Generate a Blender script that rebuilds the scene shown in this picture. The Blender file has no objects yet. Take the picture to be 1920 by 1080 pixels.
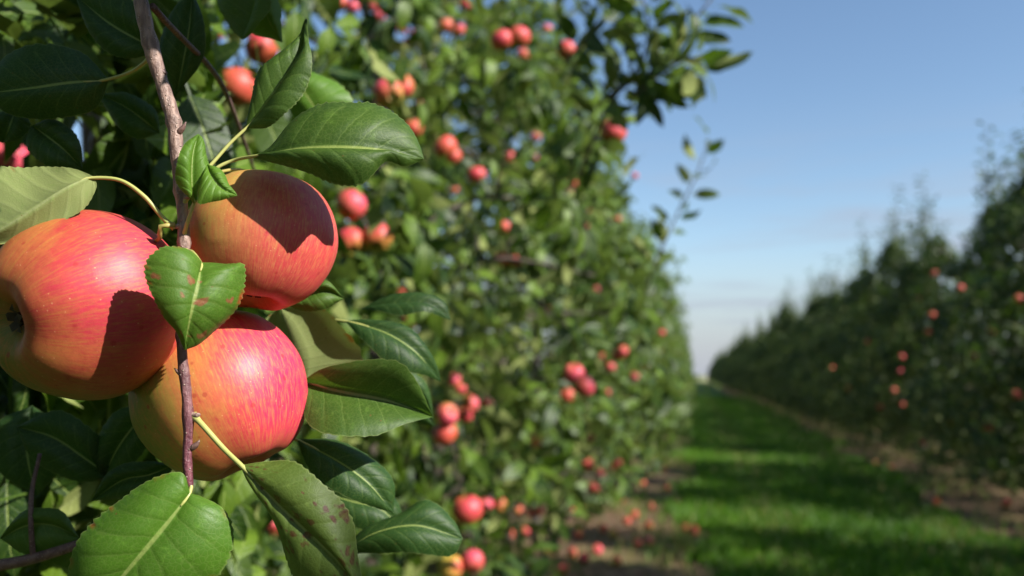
import bpy, math
import numpy as np
from mathutils import Vector, Matrix

R = math.radians
scn = bpy.context.scene
COL = scn.collection

# ------------------------------------------------------------------ camera
FPX = 1663.0                       # focal length in pixels of a 1920-wide frame
CAM = np.array([0.0, 0.0, 1.2])
YAW, PITCH = R(11.5), R(5.6)
cam_data = bpy.data.cameras.new('camera')
cam = bpy.data.objects.new('camera', cam_data)
COL.objects.link(cam)
cam.location = CAM
cam.rotation_euler = (R(90) + PITCH, 0, YAW)
cam_data.sensor_width = 36
cam_data.lens = 36 * FPX / 1920
cam_data.clip_start, cam_data.clip_end = 0.02, 2000
cam_data.dof.use_dof = True
cam_data.dof.focus_distance = 0.395
cam_data.dof.aperture_fstop = 7.2
scn.camera = cam
CR = np.array(cam.rotation_euler.to_matrix())

# ------------------------------------------------------------------ light
SUN = np.array([0.76, -0.26, 0.54]); SUN /= np.linalg.norm(SUN)      # direction towards the sun
el, az = math.asin(SUN[2]), math.atan2(SUN[0], SUN[1])
sun_data = bpy.data.lights.new('sun', 'SUN')
sun_data.energy = 5.0
sun_data.angle = R(0.53)
sun_data.color = (1.0, 0.955, 0.89)
sun = bpy.data.objects.new('sun', sun_data)
COL.objects.link(sun)
sun.rotation_euler = Vector(SUN).to_track_quat('Z', 'Y').to_euler()
sun.location = (4, -6, 12)

world = bpy.data.worlds.new('World'); scn.world = world; world.use_nodes = True
scn.view_settings.view_transform = 'Standard'
scn.view_settings.look = 'None'
scn.view_settings.exposure = 0.85
scn.view_settings.gamma = 1.0
scn.view_settings.use_curve_mapping = False
scn.render.engine = 'CYCLES'
scn.cycles.use_denoising = True
scn.cycles.max_bounces = 6
scn.cycles.diffuse_bounces = 3
scn.cycles.transmission_bounces = 4
scn.cycles.caustics_reflective = False
scn.cycles.caustics_refractive = False


class NT:
    """Short way of writing node trees."""
    def __init__(s, tree):
        s.t = tree; s.n = tree.nodes; s.l = tree.links
    def new(s, typ, **kw):
        n = s.n.new(typ)
        for k, v in kw.items(): setattr(n, k, v)
        return n
    def put(s, sock, v):
        if hasattr(v, 'is_output'): s.l.new(v, sock)
        elif isinstance(v, (tuple, list)) and sock.type == 'RGBA' and len(v) == 3: sock.default_value = (*v, 1)
        else: sock.default_value = v
    def math(s, op, a, b=None, c=None, clamp=False):
        n = s.new('ShaderNodeMath', operation=op, use_clamp=clamp)
        for i, v in enumerate((a, b, c)):
            if v is not None: s.put(n.inputs[i], v)
        return n.outputs[0]
    def vmath(s, op, a, b=None, out=0):
        n = s.new('ShaderNodeVectorMath', operation=op)
        s.put(n.inputs[0], a)
        if b is not None: s.put(n.inputs[1], b)
        return n.outputs[out]
    def smooth(s, v, lo, hi, a=0.0, b=1.0):
        n = s.new('ShaderNodeMapRange', interpolation_type='SMOOTHSTEP')
        s.put(n.inputs['Value'], v)
        for k, x in (('From Min', lo), ('From Max', hi), ('To Min', a), ('To Max', b)): s.put(n.inputs[k], x)
        return n.outputs[0]
    def mix(s, f, a, b, blend='MIX'):
        n = s.new('ShaderNodeMix', data_type='RGBA', blend_type=blend)
        s.put(n.inputs[0], f); s.put(n.inputs[6], a); s.put(n.inputs[7], b)
        return n.outputs[2]
    def noise(s, vec, scale, detail=3.0, rough=0.5, dist=0.0):
        n = s.new('ShaderNodeTexNoise')
        if vec is not None: s.put(n.inputs['Vector'], vec)
        n.inputs['Scale'].default_value = scale; n.inputs['Detail'].default_value = detail
        n.inputs['Roughness'].default_value = rough; n.inputs['Distortion'].default_value = dist
        return n.outputs[0]
    def voro(s, vec, scale, feature='F1', out='Distance', rnd=1.0):
        n = s.new('ShaderNodeTexVoronoi', feature=feature)
        s.put(n.inputs['Vector'], vec); n.inputs['Scale'].default_value = scale
        n.inputs['Randomness'].default_value = rnd
        return n.outputs[out]
    def sep(s, v):
        n = s.new('ShaderNodeSeparateXYZ'); s.put(n.inputs[0], v); return n.outputs
    def comb(s, x, y, z):
        n = s.new('ShaderNodeCombineXYZ')
        for i, v in enumerate((x, y, z)): s.put(n.inputs[i], v)
        return n.outputs[0]
    def bump(s, h, dist, strength=1.0, normal=None):
        n = s.new('ShaderNodeBump'); n.inputs['Strength'].default_value = strength
        n.inputs['Distance'].default_value = dist; s.put(n.inputs['Height'], h)
        if normal is not None: s.put(n.inputs['Normal'], normal)
        return n.outputs[0]


w = NT(world.node_tree); w.n.clear()
sky = w.new('ShaderNodeTexSky', sky_type='NISHITA', sun_disc=False)
sky.sun_elevation = el; sky.sun_rotation = az
sky.altitude = 60; sky.air_density = 1.0; sky.dust_density = 0.6; sky.ozone_density = 1.25
tc = w.new('ShaderNodeTexCoord')
dx, dy, dz = w.sep(tc.outputs['Generated'])
# thin layered cirrus low over the horizon
stretch = w.comb(w.math('MULTIPLY', dx, 1.0), w.math('MULTIPLY', dy, 1.0), w.math('MULTIPLY', dz, 9.0))
cl = w.noise(stretch, 2.6, 5, 0.55, 0.4)
band = w.math('MULTIPLY', 1.0, w.smooth(dz, 0.30, 0.09))
cloud = w.math('MAXIMUM', w.math('MULTIPLY', w.smooth(cl, 0.36, 0.62), band), w.smooth(dz, 0.16, 0.0))
hs = w.new('ShaderNodeHueSaturation'); hs.inputs['Saturation'].default_value = 1.08; w.put(hs.inputs['Color'], sky.outputs[0])
skycol = w.mix(w.math('MULTIPLY', cloud, 0.85), hs.outputs[0], (2.65, 2.92, 3.55))
bg = w.new('ShaderNodeBackground'); bg.inputs[1].default_value = 0.096
w.put(bg.inputs[0], skycol)
wo = w.new('ShaderNodeOutputWorld'); w.l.new(bg.outputs[0], wo.inputs[0])

# ------------------------------------------------------------------ helpers
def pt(x, y, Z):
    """World point seen at pixel (x, y) of the 1920x1080 frame at depth Z."""
    return CAM + CR @ np.array([(x - 960) / FPX * Z, (540 - y) / FPX * Z, -Z])

def proj(P):
    """World points (N,3) -> pixel x, pixel y, depth."""
    q = (np.asarray(P) - CAM) @ CR
    Z = -q[:, 2]; Zs = np.where(np.abs(Z) < 1e-6, 1e-6, Z)
    return 960 + FPX * q[:, 0] / Zs, 540 - FPX * q[:, 1] / Zs, Z

def mesh_np(name, V, F, mat, uv=None, tone=None, smooth=True):
    """Mesh from vertex array and an (m,3) or (m,4) face array; uv is per vertex."""
    V = np.asarray(V, np.float32); F = np.asarray(F, np.int32)
    me = bpy.data.meshes.new(name)
    me.vertices.add(len(V)); me.vertices.foreach_set('co', V.ravel())
    m, k = F.shape
    me.loops.add(m * k); me.loops.foreach_set('vertex_index', F.ravel())
    me.polygons.add(m)
    me.polygons.foreach_set('loop_start', np.arange(0, m * k, k, dtype=np.int32))
    me.polygons.foreach_set('use_smooth', np.full(m, smooth, bool))
    if uv is not None:
        l = me.uv_layers.new(name='UVMap')
        l.data.foreach_set('uv', np.asarray(uv, np.float32)[F.ravel()].ravel())
    if tone is not None:
        a = me.attributes.new('tone', 'FLOAT', 'POINT')
        a.data.foreach_set('value', np.asarray(tone, np.float32))
    me.update(calc_edges=True); me.validate()
    if mat is not None: me.materials.append(mat)
    return me

def tag(o, label=None, cat=None, group=None, kind=None):
    for k, v in (('label', label), ('category', cat), ('group', group), ('kind', kind)):
        if v: o[k] = v
    return o

ORG = {}                           # world origin of every unrotated parent
def put(name, me, parent=None, origin=(0, 0, 0)):
    o = bpy.data.objects.new(name, me); COL.objects.link(o)
    origin = np.asarray(origin, float)
    if parent is not None:
        o.parent = parent; o.location = origin - ORG.get(parent.name, 0)
    else: o.location = origin
    ORG[o.name] = origin
    return o

def catmull(P, n):
    """n points evenly spaced by length on a smooth curve through P."""
    P = np.asarray(P, float)
    if len(P) == 2: P = np.array([P[0], (P[0] + P[1]) / 2, P[1]])
    Q = np.vstack([2 * P[0] - P[1], P, 2 * P[-1] - P[-2]])
    out = []
    for i in range(1, len(Q) - 2):
        a, b, c, d = Q[i - 1], Q[i], Q[i + 1], Q[i + 2]
        for t in np.linspace(0, 1, 24, endpoint=False):
            out.append(.5 * (2 * b + (c - a) * t + (2 * a - 5 * b + 4 * c - d) * t * t + (3 * b - a - 3 * c + d) * t ** 3))
    out.append(P[-1]); out = np.array(out)
    L = np.r_[0, np.cumsum(np.linalg.norm(np.diff(out[:, :3], axis=0), axis=1))]
    u = np.linspace(0, L[-1], n)
    return np.stack([np.interp(u, L, out[:, k]) for k in range(out.shape[1])], 1)

def tube_arr(P, r, sides=10, cap=True):
    P = np.asarray(P, float); n = len(P); r = np.broadcast_to(r, (n,))
    T = np.gradient(P, axis=0); T /= np.linalg.norm(T, axis=1)[:, None] + 1e-12
    ref = np.array([0.31, 0.2, 0.93]) if abs(T[0, 2]) < .9 else np.array([.95, .3, 0.05])
    A = np.cross(T, ref); A /= np.linalg.norm(A, axis=1)[:, None] + 1e-12
    B = np.cross(T, A)
    th = np.linspace(0, 2 * np.pi, sides, endpoint=False)
    V = (P[:, None] + r[:, None, None] * (np.cos(th)[None, :, None] * A[:, None] + np.sin(th)[None, :, None] * B[:, None])).reshape(-1, 3)
    i = np.arange(n - 1)[:, None] * sides; j = np.arange(sides)[None]; j2 = (j + 1) % sides
    F = np.stack([i + j, i + j2, i + sides + j2, i + sides + j], -1).reshape(-1, 4)
    if cap:
        V = np.vstack([V, P[0], P[-1]]); c0, c1 = len(V) - 2, len(V) - 1
        jj = np.arange(sides); k = (jj + 1) % sides; e = (n - 1) * sides
        F = np.vstack([F, np.stack([jj, k, np.full(sides, c0), np.full(sides, c0)], 1)[:, [1, 0, 2, 3]] * 0 + np.stack([k, jj, np.full(sides, c0), np.full(sides, c0)], 1),
                       np.stack([e + jj, e + k, np.full(sides, c1), np.full(sides, c1)], 1)])
    return V, F

def join(parts):
    Vs, Fs, o = [], [], 0
    for V, F in parts:
        Vs.append(V); Fs.append(F + o); o += len(V)
    return np.vstack(Vs), np.vstack(Fs)

def quads_mesh(name, V, F, mat, **kw):
    """As mesh_np, but degenerate quads (caps) become triangles via validate."""
    deg = F[:, 2] == F[:, 3]
    if not deg.any(): return mesh_np(name, V, F, mat, **kw)
    me = bpy.data.meshes.new(name)
    faces = [tuple(f[:3]) if d else tuple(f) for f, d in zip(F.tolist(), deg)]
    me.from_pydata(np.asarray(V).tolist(), [], faces)
    me.polygons.foreach_set('use_smooth', np.ones(len(faces), bool))
    me.update(); me.materials.append(mat)
    return me

# ------------------------------------------------------------------ materials
def new_mat(name):
    m = bpy.data.materials.new(name); m.use_nodes = True
    t = NT(m.node_tree); t.n.clear()
    return m, t

def out(t, shader):
    o = t.new('ShaderNodeOutputMaterial'); t.l.new(shader, o.inputs[0])

def princ(t, color, rough=.5, normal=None, spec=.5):
    p = t.new('ShaderNodeBsdfPrincipled')
    t.put(p.inputs['Base Color'], color); t.put(p.inputs['Roughness'], rough)
    t.put(p.inputs['Specular IOR Level'], spec)
    if normal is not None: t.put(p.inputs['Normal'], normal)
    return p.outputs[0]

def leaf_material(name, dark=(.022, .060, .008), light=(.085, .160, .018), under=(.19, .23, .075), spots=0.0,
                  spot_col=(.17, .035, .012), edge_rust=0.0, rough=.45, trans=.30, fine=True, spot_scale=7.0, tone_bias=0.0):
    m, t = new_mat(name)
    uvn = t.new('ShaderNodeUVMap'); uv = uvn.outputs[0]
    u, v, _ = t.sep(uv)
    at = t.new('ShaderNodeAttribute', attribute_name='tone'); tone = at.outputs['Fac']
    oi = t.new('ShaderNodeObjectInfo')
    c = t.math('SUBTRACT', t.math('MULTIPLY', u, 2.0), 1.0)
    s = t.math('ABSOLUTE', c)
    side = t.math('MULTIPLY', t.math('GREATER_THAN', c, 0.0), .5)
    tc = t.new('ShaderNodeTexCoord'); ob = tc.outputs['Object']
    wob = t.noise(ob, 60, 2)
    q = t.math('SUBTRACT', v, t.math('MULTIPLY', s, .26))
    q = t.math('ADD', q, t.math('MULTIPLY', t.math('MULTIPLY', s, s), .07))
    q = t.math('ADD', t.math('MULTIPLY', q, 8.0), side)
    q = t.math('ADD', q, t.math('MULTIPLY', wob, .35))
    f = t.math('ABSOLUTE', t.math('SUBTRACT', t.math('FRACT', q), .5))     # .5 on a side vein, 0 between two
    vein = t.math('MULTIPLY', t.smooth(f, .445, .495), t.smooth(s, 1.0, .55))
    mid = t.smooth(s, t.math('ADD', .062, t.math('MULTIPLY', v, -.034)), t.math('ADD', .026, t.math('MULTIPLY', v, -.016)))
    allv = t.math('MAXIMUM', t.math('MULTIPLY', vein, .55), mid)
    cloudy = t.noise(ob, 45, 4, .6)
    k = t.math('ADD', t.math('MULTIPLY', tone, .75), t.math('MULTIPLY', t.math('SUBTRACT', cloudy, .5), .9))
    k = t.math('ADD', k, tone_bias, clamp=True)
    top = t.mix(k, dark, light)
    top = t.mix(t.math('MULTIPLY', vein, .26), top, (.20, .29, .07)); top = t.mix(t.math('MULTIPLY', mid, .80), top, (.30, .38, .10))
    un = t.mix(t.math('MULTIPLY', t.math('SUBTRACT', cloudy, .3), .8, clamp=True), under, tuple(x * .72 for x in under))
    un = t.mix(t.math('MULTIPLY', allv, .6), un, (.34, .38, .17))
    geo = t.new('ShaderNodeNewGeometry')
    col = t.mix(geo.outputs['Backfacing'], top, un)
    rg = t.math('ADD', rough, t.math('MULTIPLY', t.noise(ob, 260, 2), .14))
    rg = t.math('ADD', rg, t.math('MULTIPLY', geo.outputs['Backfacing'], .25))
    if spots > 0:
        warp = t.vmath('ADD', t.comb(t.math('MULTIPLY', u, .7), v, 0.0),
                       t.vmath('SCALE', t.new('ShaderNodeTexNoise').outputs[1]))
        wn = [n for n in t.n if n.bl_idname == 'ShaderNodeTexNoise'][-1]
        wn.inputs['Scale'].default_value = 9; t.put(wn.inputs['Vector'], uv)
        sc = [n for n in t.n if n.bl_idname == 'ShaderNodeVectorMath' and n.operation == 'SCALE'][-1]
        sc.inputs['Scale'].default_value = .10
        vd = t.voro(warp, spot_scale); vc = t.voro(warp, spot_scale, out='Color')
        rr = t.sep(vc)[0]
        rad = t.math('MULTIPLY', t.smooth(rr, 1.0 - spots, 1.0), .50)
        sp = t.smooth(vd, rad, t.math('MULTIPLY', rad, .62))
        sp = t.math('MULTIPLY', sp, t.math('GREATER_THAN', rad, .05))
        scol = t.mix(t.smooth(vd, 0.0, .28), tuple(min(1, x * 1.5 + .012) for x in spot_col), spot_col)
        col = t.mix(t.math('MULTIPLY', sp, .92), col, scol)
    if edge_rust > 0:
        e = t.math('MULTIPLY', t.smooth(s, .86, .97), t.smooth(t.noise(t.comb(0.0, v, side), 9, 2), .62 - .18 * edge_rust, .70 - .1 * edge_rust))
        col = t.mix(e, col, (.32, .045, .012))
    if fine: col = t.mix(t.math('MULTIPLY', t.smooth(s, .965, .995), .35), col, (.30, .36, .12))
    h = t.math('ADD', t.math('MULTIPLY', t.smooth(f, .5, .28), .45), t.math('MULTIPLY', t.smooth(s, .03, .12), .5))
    if fine:
        net = t.voro(t.comb(t.math('MULTIPLY', u, .7), v, 0.0), 42, 'DISTANCE_TO_EDGE')
        h = t.math('ADD', h, t.math('MULTIPLY', t.smooth(net, 0, .14), .12))
        col = t.mix(t.math('MULTIPLY', t.smooth(net, .10, .0), .22), col, (.20, .28, .07))
        fl = t.vmath('ADD', t.comb(t.math('MULTIPLY', u, .7), v, 0.0), oi.outputs['Location'])
        fk = t.math('MULTIPLY', t.smooth(t.voro(fl, 26), .17, .10), t.math('GREATER_THAN', t.sep(t.voro(fl, 26, out='Color'))[1], .93))
        col = t.mix(t.math('MULTIPLY', fk, .8), col, (.16, .06, .02))
        col = t.mix(t.math('MULTIPLY', t.smooth(t.noise(fl, 14, 6, .75), .52, .72), .35), col, tuple(min(.4, x * 1.9 + .015) for x in light))  # speckled sheen painted into the colour as paler patches
        h = t.math('ADD', h, t.math('MULTIPLY', t.noise(ob, 500, 3), .10))
    nrm = t.bump(h, .0005 if fine else .0012, .5)
    p = princ(t, col, rg, nrm, .36)
    tr = t.new('ShaderNodeBsdfTranslucent')
    tcol = t.mix(.5, col, (.16, .32, .015), 'MIX')
    t.put(tr.inputs[0], tcol); t.put(tr.inputs['Normal'], nrm)
    ms = t.new('ShaderNodeMixShader'); t.put(ms.inputs[0], trans)
    t.l.new(p, ms.inputs[1]); t.l.new(tr.outputs[0], ms.inputs[2])
    out(t, ms.outputs[0])
    return m

M_LEAF = leaf_material('leaf')
M_LEAF_BRIGHT = leaf_material('leaf_bright', dark=(.055, .140, .010), light=(.115, .250, .018), spots=.0, rough=.42)  # lighter, stronger green than the common leaf
M_LEAF_HOLED = leaf_material('leaf_blotched', dark=(.045, .120, .010), light=(.090, .205, .016), spots=.55, spot_col=(.23, .075, .035), spot_scale=9, edge_rust=.5)
M_LEAF_RUST = leaf_material('leaf_rusty_edge', dark=(.050, .130, .010), light=(.095, .215, .016), spots=.0, edge_rust=.45, rough=.40)
M_LEAF_SPOT = leaf_material('leaf_brown_spotted', dark=(.06, .105, .014), light=(.13, .19, .03), under=(.17, .19, .045), spots=.95, spot_col=(.075, .016, .007), spot_scale=15)
M_LEAF_PALE = leaf_material('leaf_pale_back', under=(.27, .32, .11), trans=.25, edge_rust=.35)
M_LEAF_DEEP = leaf_material('leaf_dark_shaded', dark=(.010, .038, .008), light=(.028, .080, .012), under=(.055, .09, .03), rough=.44)  # dark leaf copy, shade around the branch put into its colour
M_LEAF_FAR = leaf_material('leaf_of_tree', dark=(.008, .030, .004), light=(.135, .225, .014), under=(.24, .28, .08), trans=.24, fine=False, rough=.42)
M_LEAF_SHADE = leaf_material('leaf_of_shaded_row', dark=(.007, .022, .004), light=(.075, .115, .014), under=(.11, .135, .04), trans=.24, fine=False, rough=.48)  # the right row's shade is put into this darker leaf colour

def bark_material(name, c1, c2, c3, scale=120):
    m, t = new_mat(name)
    tc = t.new('ShaderNodeTexCoord'); ob = tc.outputs['Object']
    n1 = t.noise(ob, scale, 5, .6); n2 = t.noise(ob, scale * 3, 3)
    col = t.mix(t.smooth(n1, .35, .65), c1, c2)
    len_ = t.voro(ob, scale * 3.2)
    col = t.mix(t.math('MULTIPLY', t.smooth(len_, .24, .12), .75), col, c3)
    h = t.math('ADD', n1, t.math('MULTIPLY', n2, .5))
    out(t, princ(t, col, .52, t.bump(h, .25 / scale, .7)))
    return m
M_BARK_TWIG = bark_material('young_twig_bark', (.10, .048, .045), (.20, .115, .095), (.38, .29, .23), 190)
M_BARK = bark_material('grey_brown_bark', (.045, .034, .026), (.10, .078, .058), (.16, .14, .11), 40)
m, t = new_mat('petiole'); tc = t.new('ShaderNodeTexCoord')
out(t, princ(t, t.mix(t.noise(tc.outputs['Object'], 80, 2), (.30, .34, .08), (.48, .46, .16)), .42)); M_PET = m
m, t = new_mat('calyx'); tc = t.new('ShaderNodeTexCoord')
out(t, princ(t, t.mix(t.noise(tc.outputs['Object'], 400, 2), (.018, .013, .008), (.07, .05, .025)), .8)); M_CAL = m
m, t = new_mat('fruit_stalk'); tc = t.new('ShaderNodeTexCoord')
out(t, princ(t, t.mix(t.noise(tc.outputs['Object'], 120, 2), (.22, .20, .045), (.45, .36, .11)), .5)); M_STALK = m

def apple_material(name, blush, lo=-.25, hi=.45, base=(.50, .40, .055), base2=(.26, .30, .035), red=(.50, .022, .028), pink=(.66, .035, .075),
                   gain=1.0, rough=.42, vary=False):
    m, t = new_mat(name)
    tc = t.new('ShaderNodeTexCoord'); ob = tc.outputs['Object']
    n = t.vmath('NORMALIZE', ob)
    x, y, z = t.sep(n)
    b = np.array(blush, float); b /= np.linalg.norm(b)
    d = t.vmath('DOT_PRODUCT', n, tuple(b), out=1)
    rim = t.vmath('NORMALIZE', t.comb(x, y, 0.0))
    rx, ry, _ = t.sep(rim)
    streak = t.noise(t.comb(t.math('MULTIPLY', rx, 9), t.math('MULTIPLY', ry, 9), t.math('MULTIPLY', z, 1.3)), 2.2, 5, .62)
    fine_ = t.noise(t.comb(t.math('MULTIPLY', rx, 30), t.math('MULTIPLY', ry, 30), t.math('MULTIPLY', z, 5)), 1.6, 3, .6)
    big = t.noise(n, 1.7, 3, .5)
    k = t.math('ADD', d, t.math('MULTIPLY', t.math('SUBTRACT', streak, .5), 1.5))
    k = t.math('ADD', k, t.math('MULTIPLY', t.math('SUBTRACT', big, .5), 1.4))
    if vary:
        oi = t.new('ShaderNodeObjectInfo')
        k = t.math('ADD', k, t.math('MULTIPLY', t.math('SUBTRACT', oi.outputs['Random'], .42), 1.0))
    mask = t.smooth(k, lo, hi)
    mask = t.math('MULTIPLY', mask, t.smooth(fine_, .25, .62, .52, 1.0))
    yel = t.mix(t.smooth(t.math('ADD', d, t.math('MULTIPLY', big, .6)), -.30, .70), base2, base)
    rd = t.mix(t.smooth(t.math('ADD', d, t.math('MULTIPLY', fine_, .5)), .55, 1.25), red, pink)
    col = t.mix(t.math('MULTIPLY', mask, gain), yel, rd)
    mot = t.math('MULTIPLY', t.smooth(t.math('ADD', t.math('MULTIPLY', t.noise(n, 6.5, 5, .65, .6), .6), t.math('MULTIPLY', streak, .5)), .48, .66), t.smooth(d, .92, .25, 0.0, .45))
    col = t.mix(mot, col, t.mix(.5, base, (.62, .16, .06)))
    # pale and dark lenticels
    vd = t.voro(n, 13); vc = t.sep(t.voro(n, 13, out='Color'))
    dot = t.math('MULTIPLY', t.smooth(vd, .13, .06), t.math('GREATER_THAN', vc[0], .25))
    col = t.mix(t.math('MULTIPLY', dot, .5), col, (.66, .40, .20))
    vd2 = t.voro(t.vmath('ADD', n, (3.1, .7, 1.9)), 5.5); vc2 = t.sep(t.voro(t.vmath('ADD', n, (3.1, .7, 1.9)), 5.5, out='Color'))
    blot = t.math('MULTIPLY', t.smooth(vd2, .20, .10), t.math('GREATER_THAN', vc2[1], .6))
    col = t.mix(t.math('MULTIPLY', blot, .55), col, (.36, .012, .022))
    hsv = t.new('ShaderNodeHueSaturation'); t.put(hsv.inputs['Color'], col)
    t.put(hsv.inputs['Value'], t.math('ADD', .74, t.math('MULTIPLY', t.noise(n, 22, 5, .75), .52)))
    bl = t.noise(n, 3.5, 4, .6)
    rg = t.math('ADD', rough, t.math('MULTIPLY', bl, .16))
    h = t.math('ADD', t.math('MULTIPLY', t.noise(n, 55, 3, .6), .6), t.noise(n, 9, 2))
    p = t.new('ShaderNodeBsdfPrincipled')
    t.put(p.inputs['Base Color'], hsv.outputs[0]); t.put(p.inputs['Roughness'], rg)
    p.inputs['Specular IOR Level'].default_value = .5
    p.inputs['Subsurface Weight'].default_value = .12
    p.inputs['Subsurface Radius'].default_value = (1.0, .4, .15); p.inputs['Subsurface Scale'].default_value = .003
    t.put(p.inputs['Normal'], t.bump(h, .0005, .18))
    out(t, p.outputs[0])
    return m

# ------------------------------------------------------------------ ground, track of grass, soil strips
def ground_mat():
    m, t = new_mat('orchard_soil')
    tc = t.new('ShaderNodeTexCoord'); P = tc.outputs['Object']
    n1 = t.noise(P, 1.1, 5, .6); n2 = t.noise(P, 9, 5, .65); n3 = t.noise(P, 60, 3)
    col = t.mix(t.smooth(n2, .3, .7), (.105, .060, .036), (.23, .150, .088))
    col = t.mix(t.math('MULTIPLY', t.smooth(n1, .5, .66), .75), col, (.25, .20, .085))       # dry straw and mowings
    col = t.mix(t.math('MULTIPLY', t.smooth(t.noise(P, 2.3, 4), .56, .66), .6), col, (.075, .11, .025))    # moss and weeds
    X, Y, Z = t.sep(P)
    far = t.smooth(Y, 154, 160)
    col = t.mix(far, col, t.mix(n1, (.38, .33, .20), (.22, .26, .09)))                        # stubble field past the rows
    out(t, princ(t, col, .9, t.bump(t.math('ADD', n2, t.math('MULTIPLY', n3, .5)), .05, .8), .2))
    return m
M_GROUND = ground_mat()
gx = np.array([-600, -60, -12, -6, -3, -1.5, 0, 1.5, 3, 4.5, 8, 14, 60, 600.]); gy = np.r_[-300, -60, -10, np.linspace(-2, 20, 23), 25, 40, 80, 150, 900]
GX, GY = np.meshgrid(gx, gy, indexing='ij')
V = np.stack([GX.ravel(), GY.ravel(), 0 * GX.ravel()], 1)
ni, nj = len(gx), len(gy)
I, J = np.meshgrid(np.arange(ni - 1), np.arange(nj - 1), indexing='ij'); a = (I * nj + J).ravel()
gr = put('ground', mesh_np('ground', V, np.stack([a, a + nj, a + nj + 1, a + 1], 1), M_GROUND))
tag(gr, 'brown soil with dry mowings under the apple trees', kind='structure')

m, t = new_mat('turf'); tc = t.new('ShaderNodeTexCoord'); P = tc.outputs['Object']
col = t.mix(t.smooth(t.noise(P, 3, 5, .6), .35, .65), (.016, .052, .007), (.036, .105, .010))
col = t.mix(t.math('MULTIPLY', t.smooth(t.noise(P, 12, 3), .55, .7), .5), col, (.10, .11, .03))
out(t, princ(t, col, .8, t.bump(t.noise(P, 90, 3), .03, 1.0), .2)); M_TURF = m
rng = np.random.default_rng(5)
ys = np.arange(-6, 160, .35)
def edge_l(y): return .02 + .16 * np.sin(y * 1.3) + .10 * np.sin(y * 3.7 + 1) + .06 * np.sin(y * 9.1)
def edge_r(y): return 2.08 + .14 * np.sin(y * 1.1 + 2) + .06 * np.sin(y * 4.1)
V, F = [], []
for i, y in enumerate(ys):
    for f in np.linspace(0, 1, 7):
        V.append([edge_l(y) * (1 - f) + edge_r(y) * f, y, .004 + .035 * math.sin(math.pi * f)])
for i in range(len(ys) - 1):
    for j in range(6):
        b = i * 7 + j; F.append([b, b + 1, b + 8, b + 7])
tag(put('grass_track', mesh_np('grass_track', V, F, M_TURF)), 'mown green grass track between the two rows of apple trees', kind='structure')

m, t = new_mat('grass_blade'); at = t.new('ShaderNodeAttribute', attribute_name='tone'); tone = at.outputs['Fac']
col = t.mix(tone, (.028, .090, .006), (.140, .300, .014))
col = t.mix(t.smooth(tone, .93, .97), col, (.28, .24, .09))
p = princ(t, col, .5, None, .35); tr = t.new('ShaderNodeBsdfTranslucent'); t.put(tr.inputs[0], t.mix(.4, col, (.14, .34, .01)))
ms = t.new('ShaderNodeMixShader'); ms.inputs[0].default_value = .35; t.l.new(p, ms.inputs[1]); t.l.new(tr.outputs[0], ms.inputs[2]); out(t, ms.outputs[0])
M_BLADE = m
def blades(n, xs, yy, hmin, hmax, rng, tone_lo=0, tone_hi=1, zbase=.02):
    h = rng.uniform(hmin, hmax, n) * (1 + yy / 25)
    wd = (.0022 + .0016 * rng.random(n)) * (1 + yy / 9)
    th = rng.uniform(0, 2 * np.pi, n); lean = rng.uniform(.1, .75, n) * h; ph = rng.uniform(0, 2 * np.pi, n)
    wx, wy = np.cos(th) * wd, np.sin(th) * wd
    lx, ly = np.cos(ph) * lean, np.sin(ph) * lean
    z0 = np.full(n, zbase - .02)
    V = np.stack([np.stack([xs - wx, yy - wy, z0], 1), np.stack([xs + wx, yy + wy, z0], 1),
                  np.stack([xs + lx * .35 + wx * .8, yy + ly * .35 + wy * .8, z0 + h * .6], 1), np.stack([xs + lx * .35 - wx * .8, yy + ly * .35 - wy * .8, z0 + h * .6], 1),
                  np.stack([xs + lx, yy + ly, z0 + h], 1)], 1).reshape(-1, 3)
    b = np.arange(n) * 5
    F = np.concatenate([np.stack([b, b + 1, b + 2], 1), np.stack([b, b + 2, b + 3], 1), np.stack([b + 3, b + 2, b + 4], 1)])
    tn = np.repeat(np.clip(rng.uniform(tone_lo, tone_hi, n), 0, 1), 5)
    return V, F, tn
n = 150000
yy = 3.6 + 40 * rng.random(n) ** 1.9
xs = edge_l(yy) - .06 + (edge_r(yy) - edge_l(yy) + .12) * rng.random(n) + np.where(rng.random(n) < .12, rng.normal(0, .28, n), 0)
clump = np.sin(xs * 9 + yy * 3) * np.sin(yy * 7 - xs * 4) + rng.normal(0, .6, n)
keep = clump > -.9; xs, yy, clump = xs[keep], yy[keep], clump[keep]
V, F, tn = blades(len(xs), xs, yy, .045, .11, rng)
tn = np.clip(tn * .75 + np.repeat(np.clip(clump, -1, 1) * .2, 5), 0, .92); rut = np.exp(-((xs - .62) / .16) ** 2) + np.exp(-((xs - 1.78) / .16) ** 2)
tn = np.clip(tn + np.repeat(.28 * np.sin(xs * 2.3 + 1.1 * yy) * np.sin(yy * .9 + 2), 5), 0, .92)
dry = np.repeat(rng.random(len(xs)) < .04 + .22 * rut, 5); tn[dry] = .98
tag(put('grass', mesh_np('grass', V, F, M_BLADE, tone=tn)), 'bright green grass growing on the track between the rows', 'grass', kind='stuff')
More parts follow.
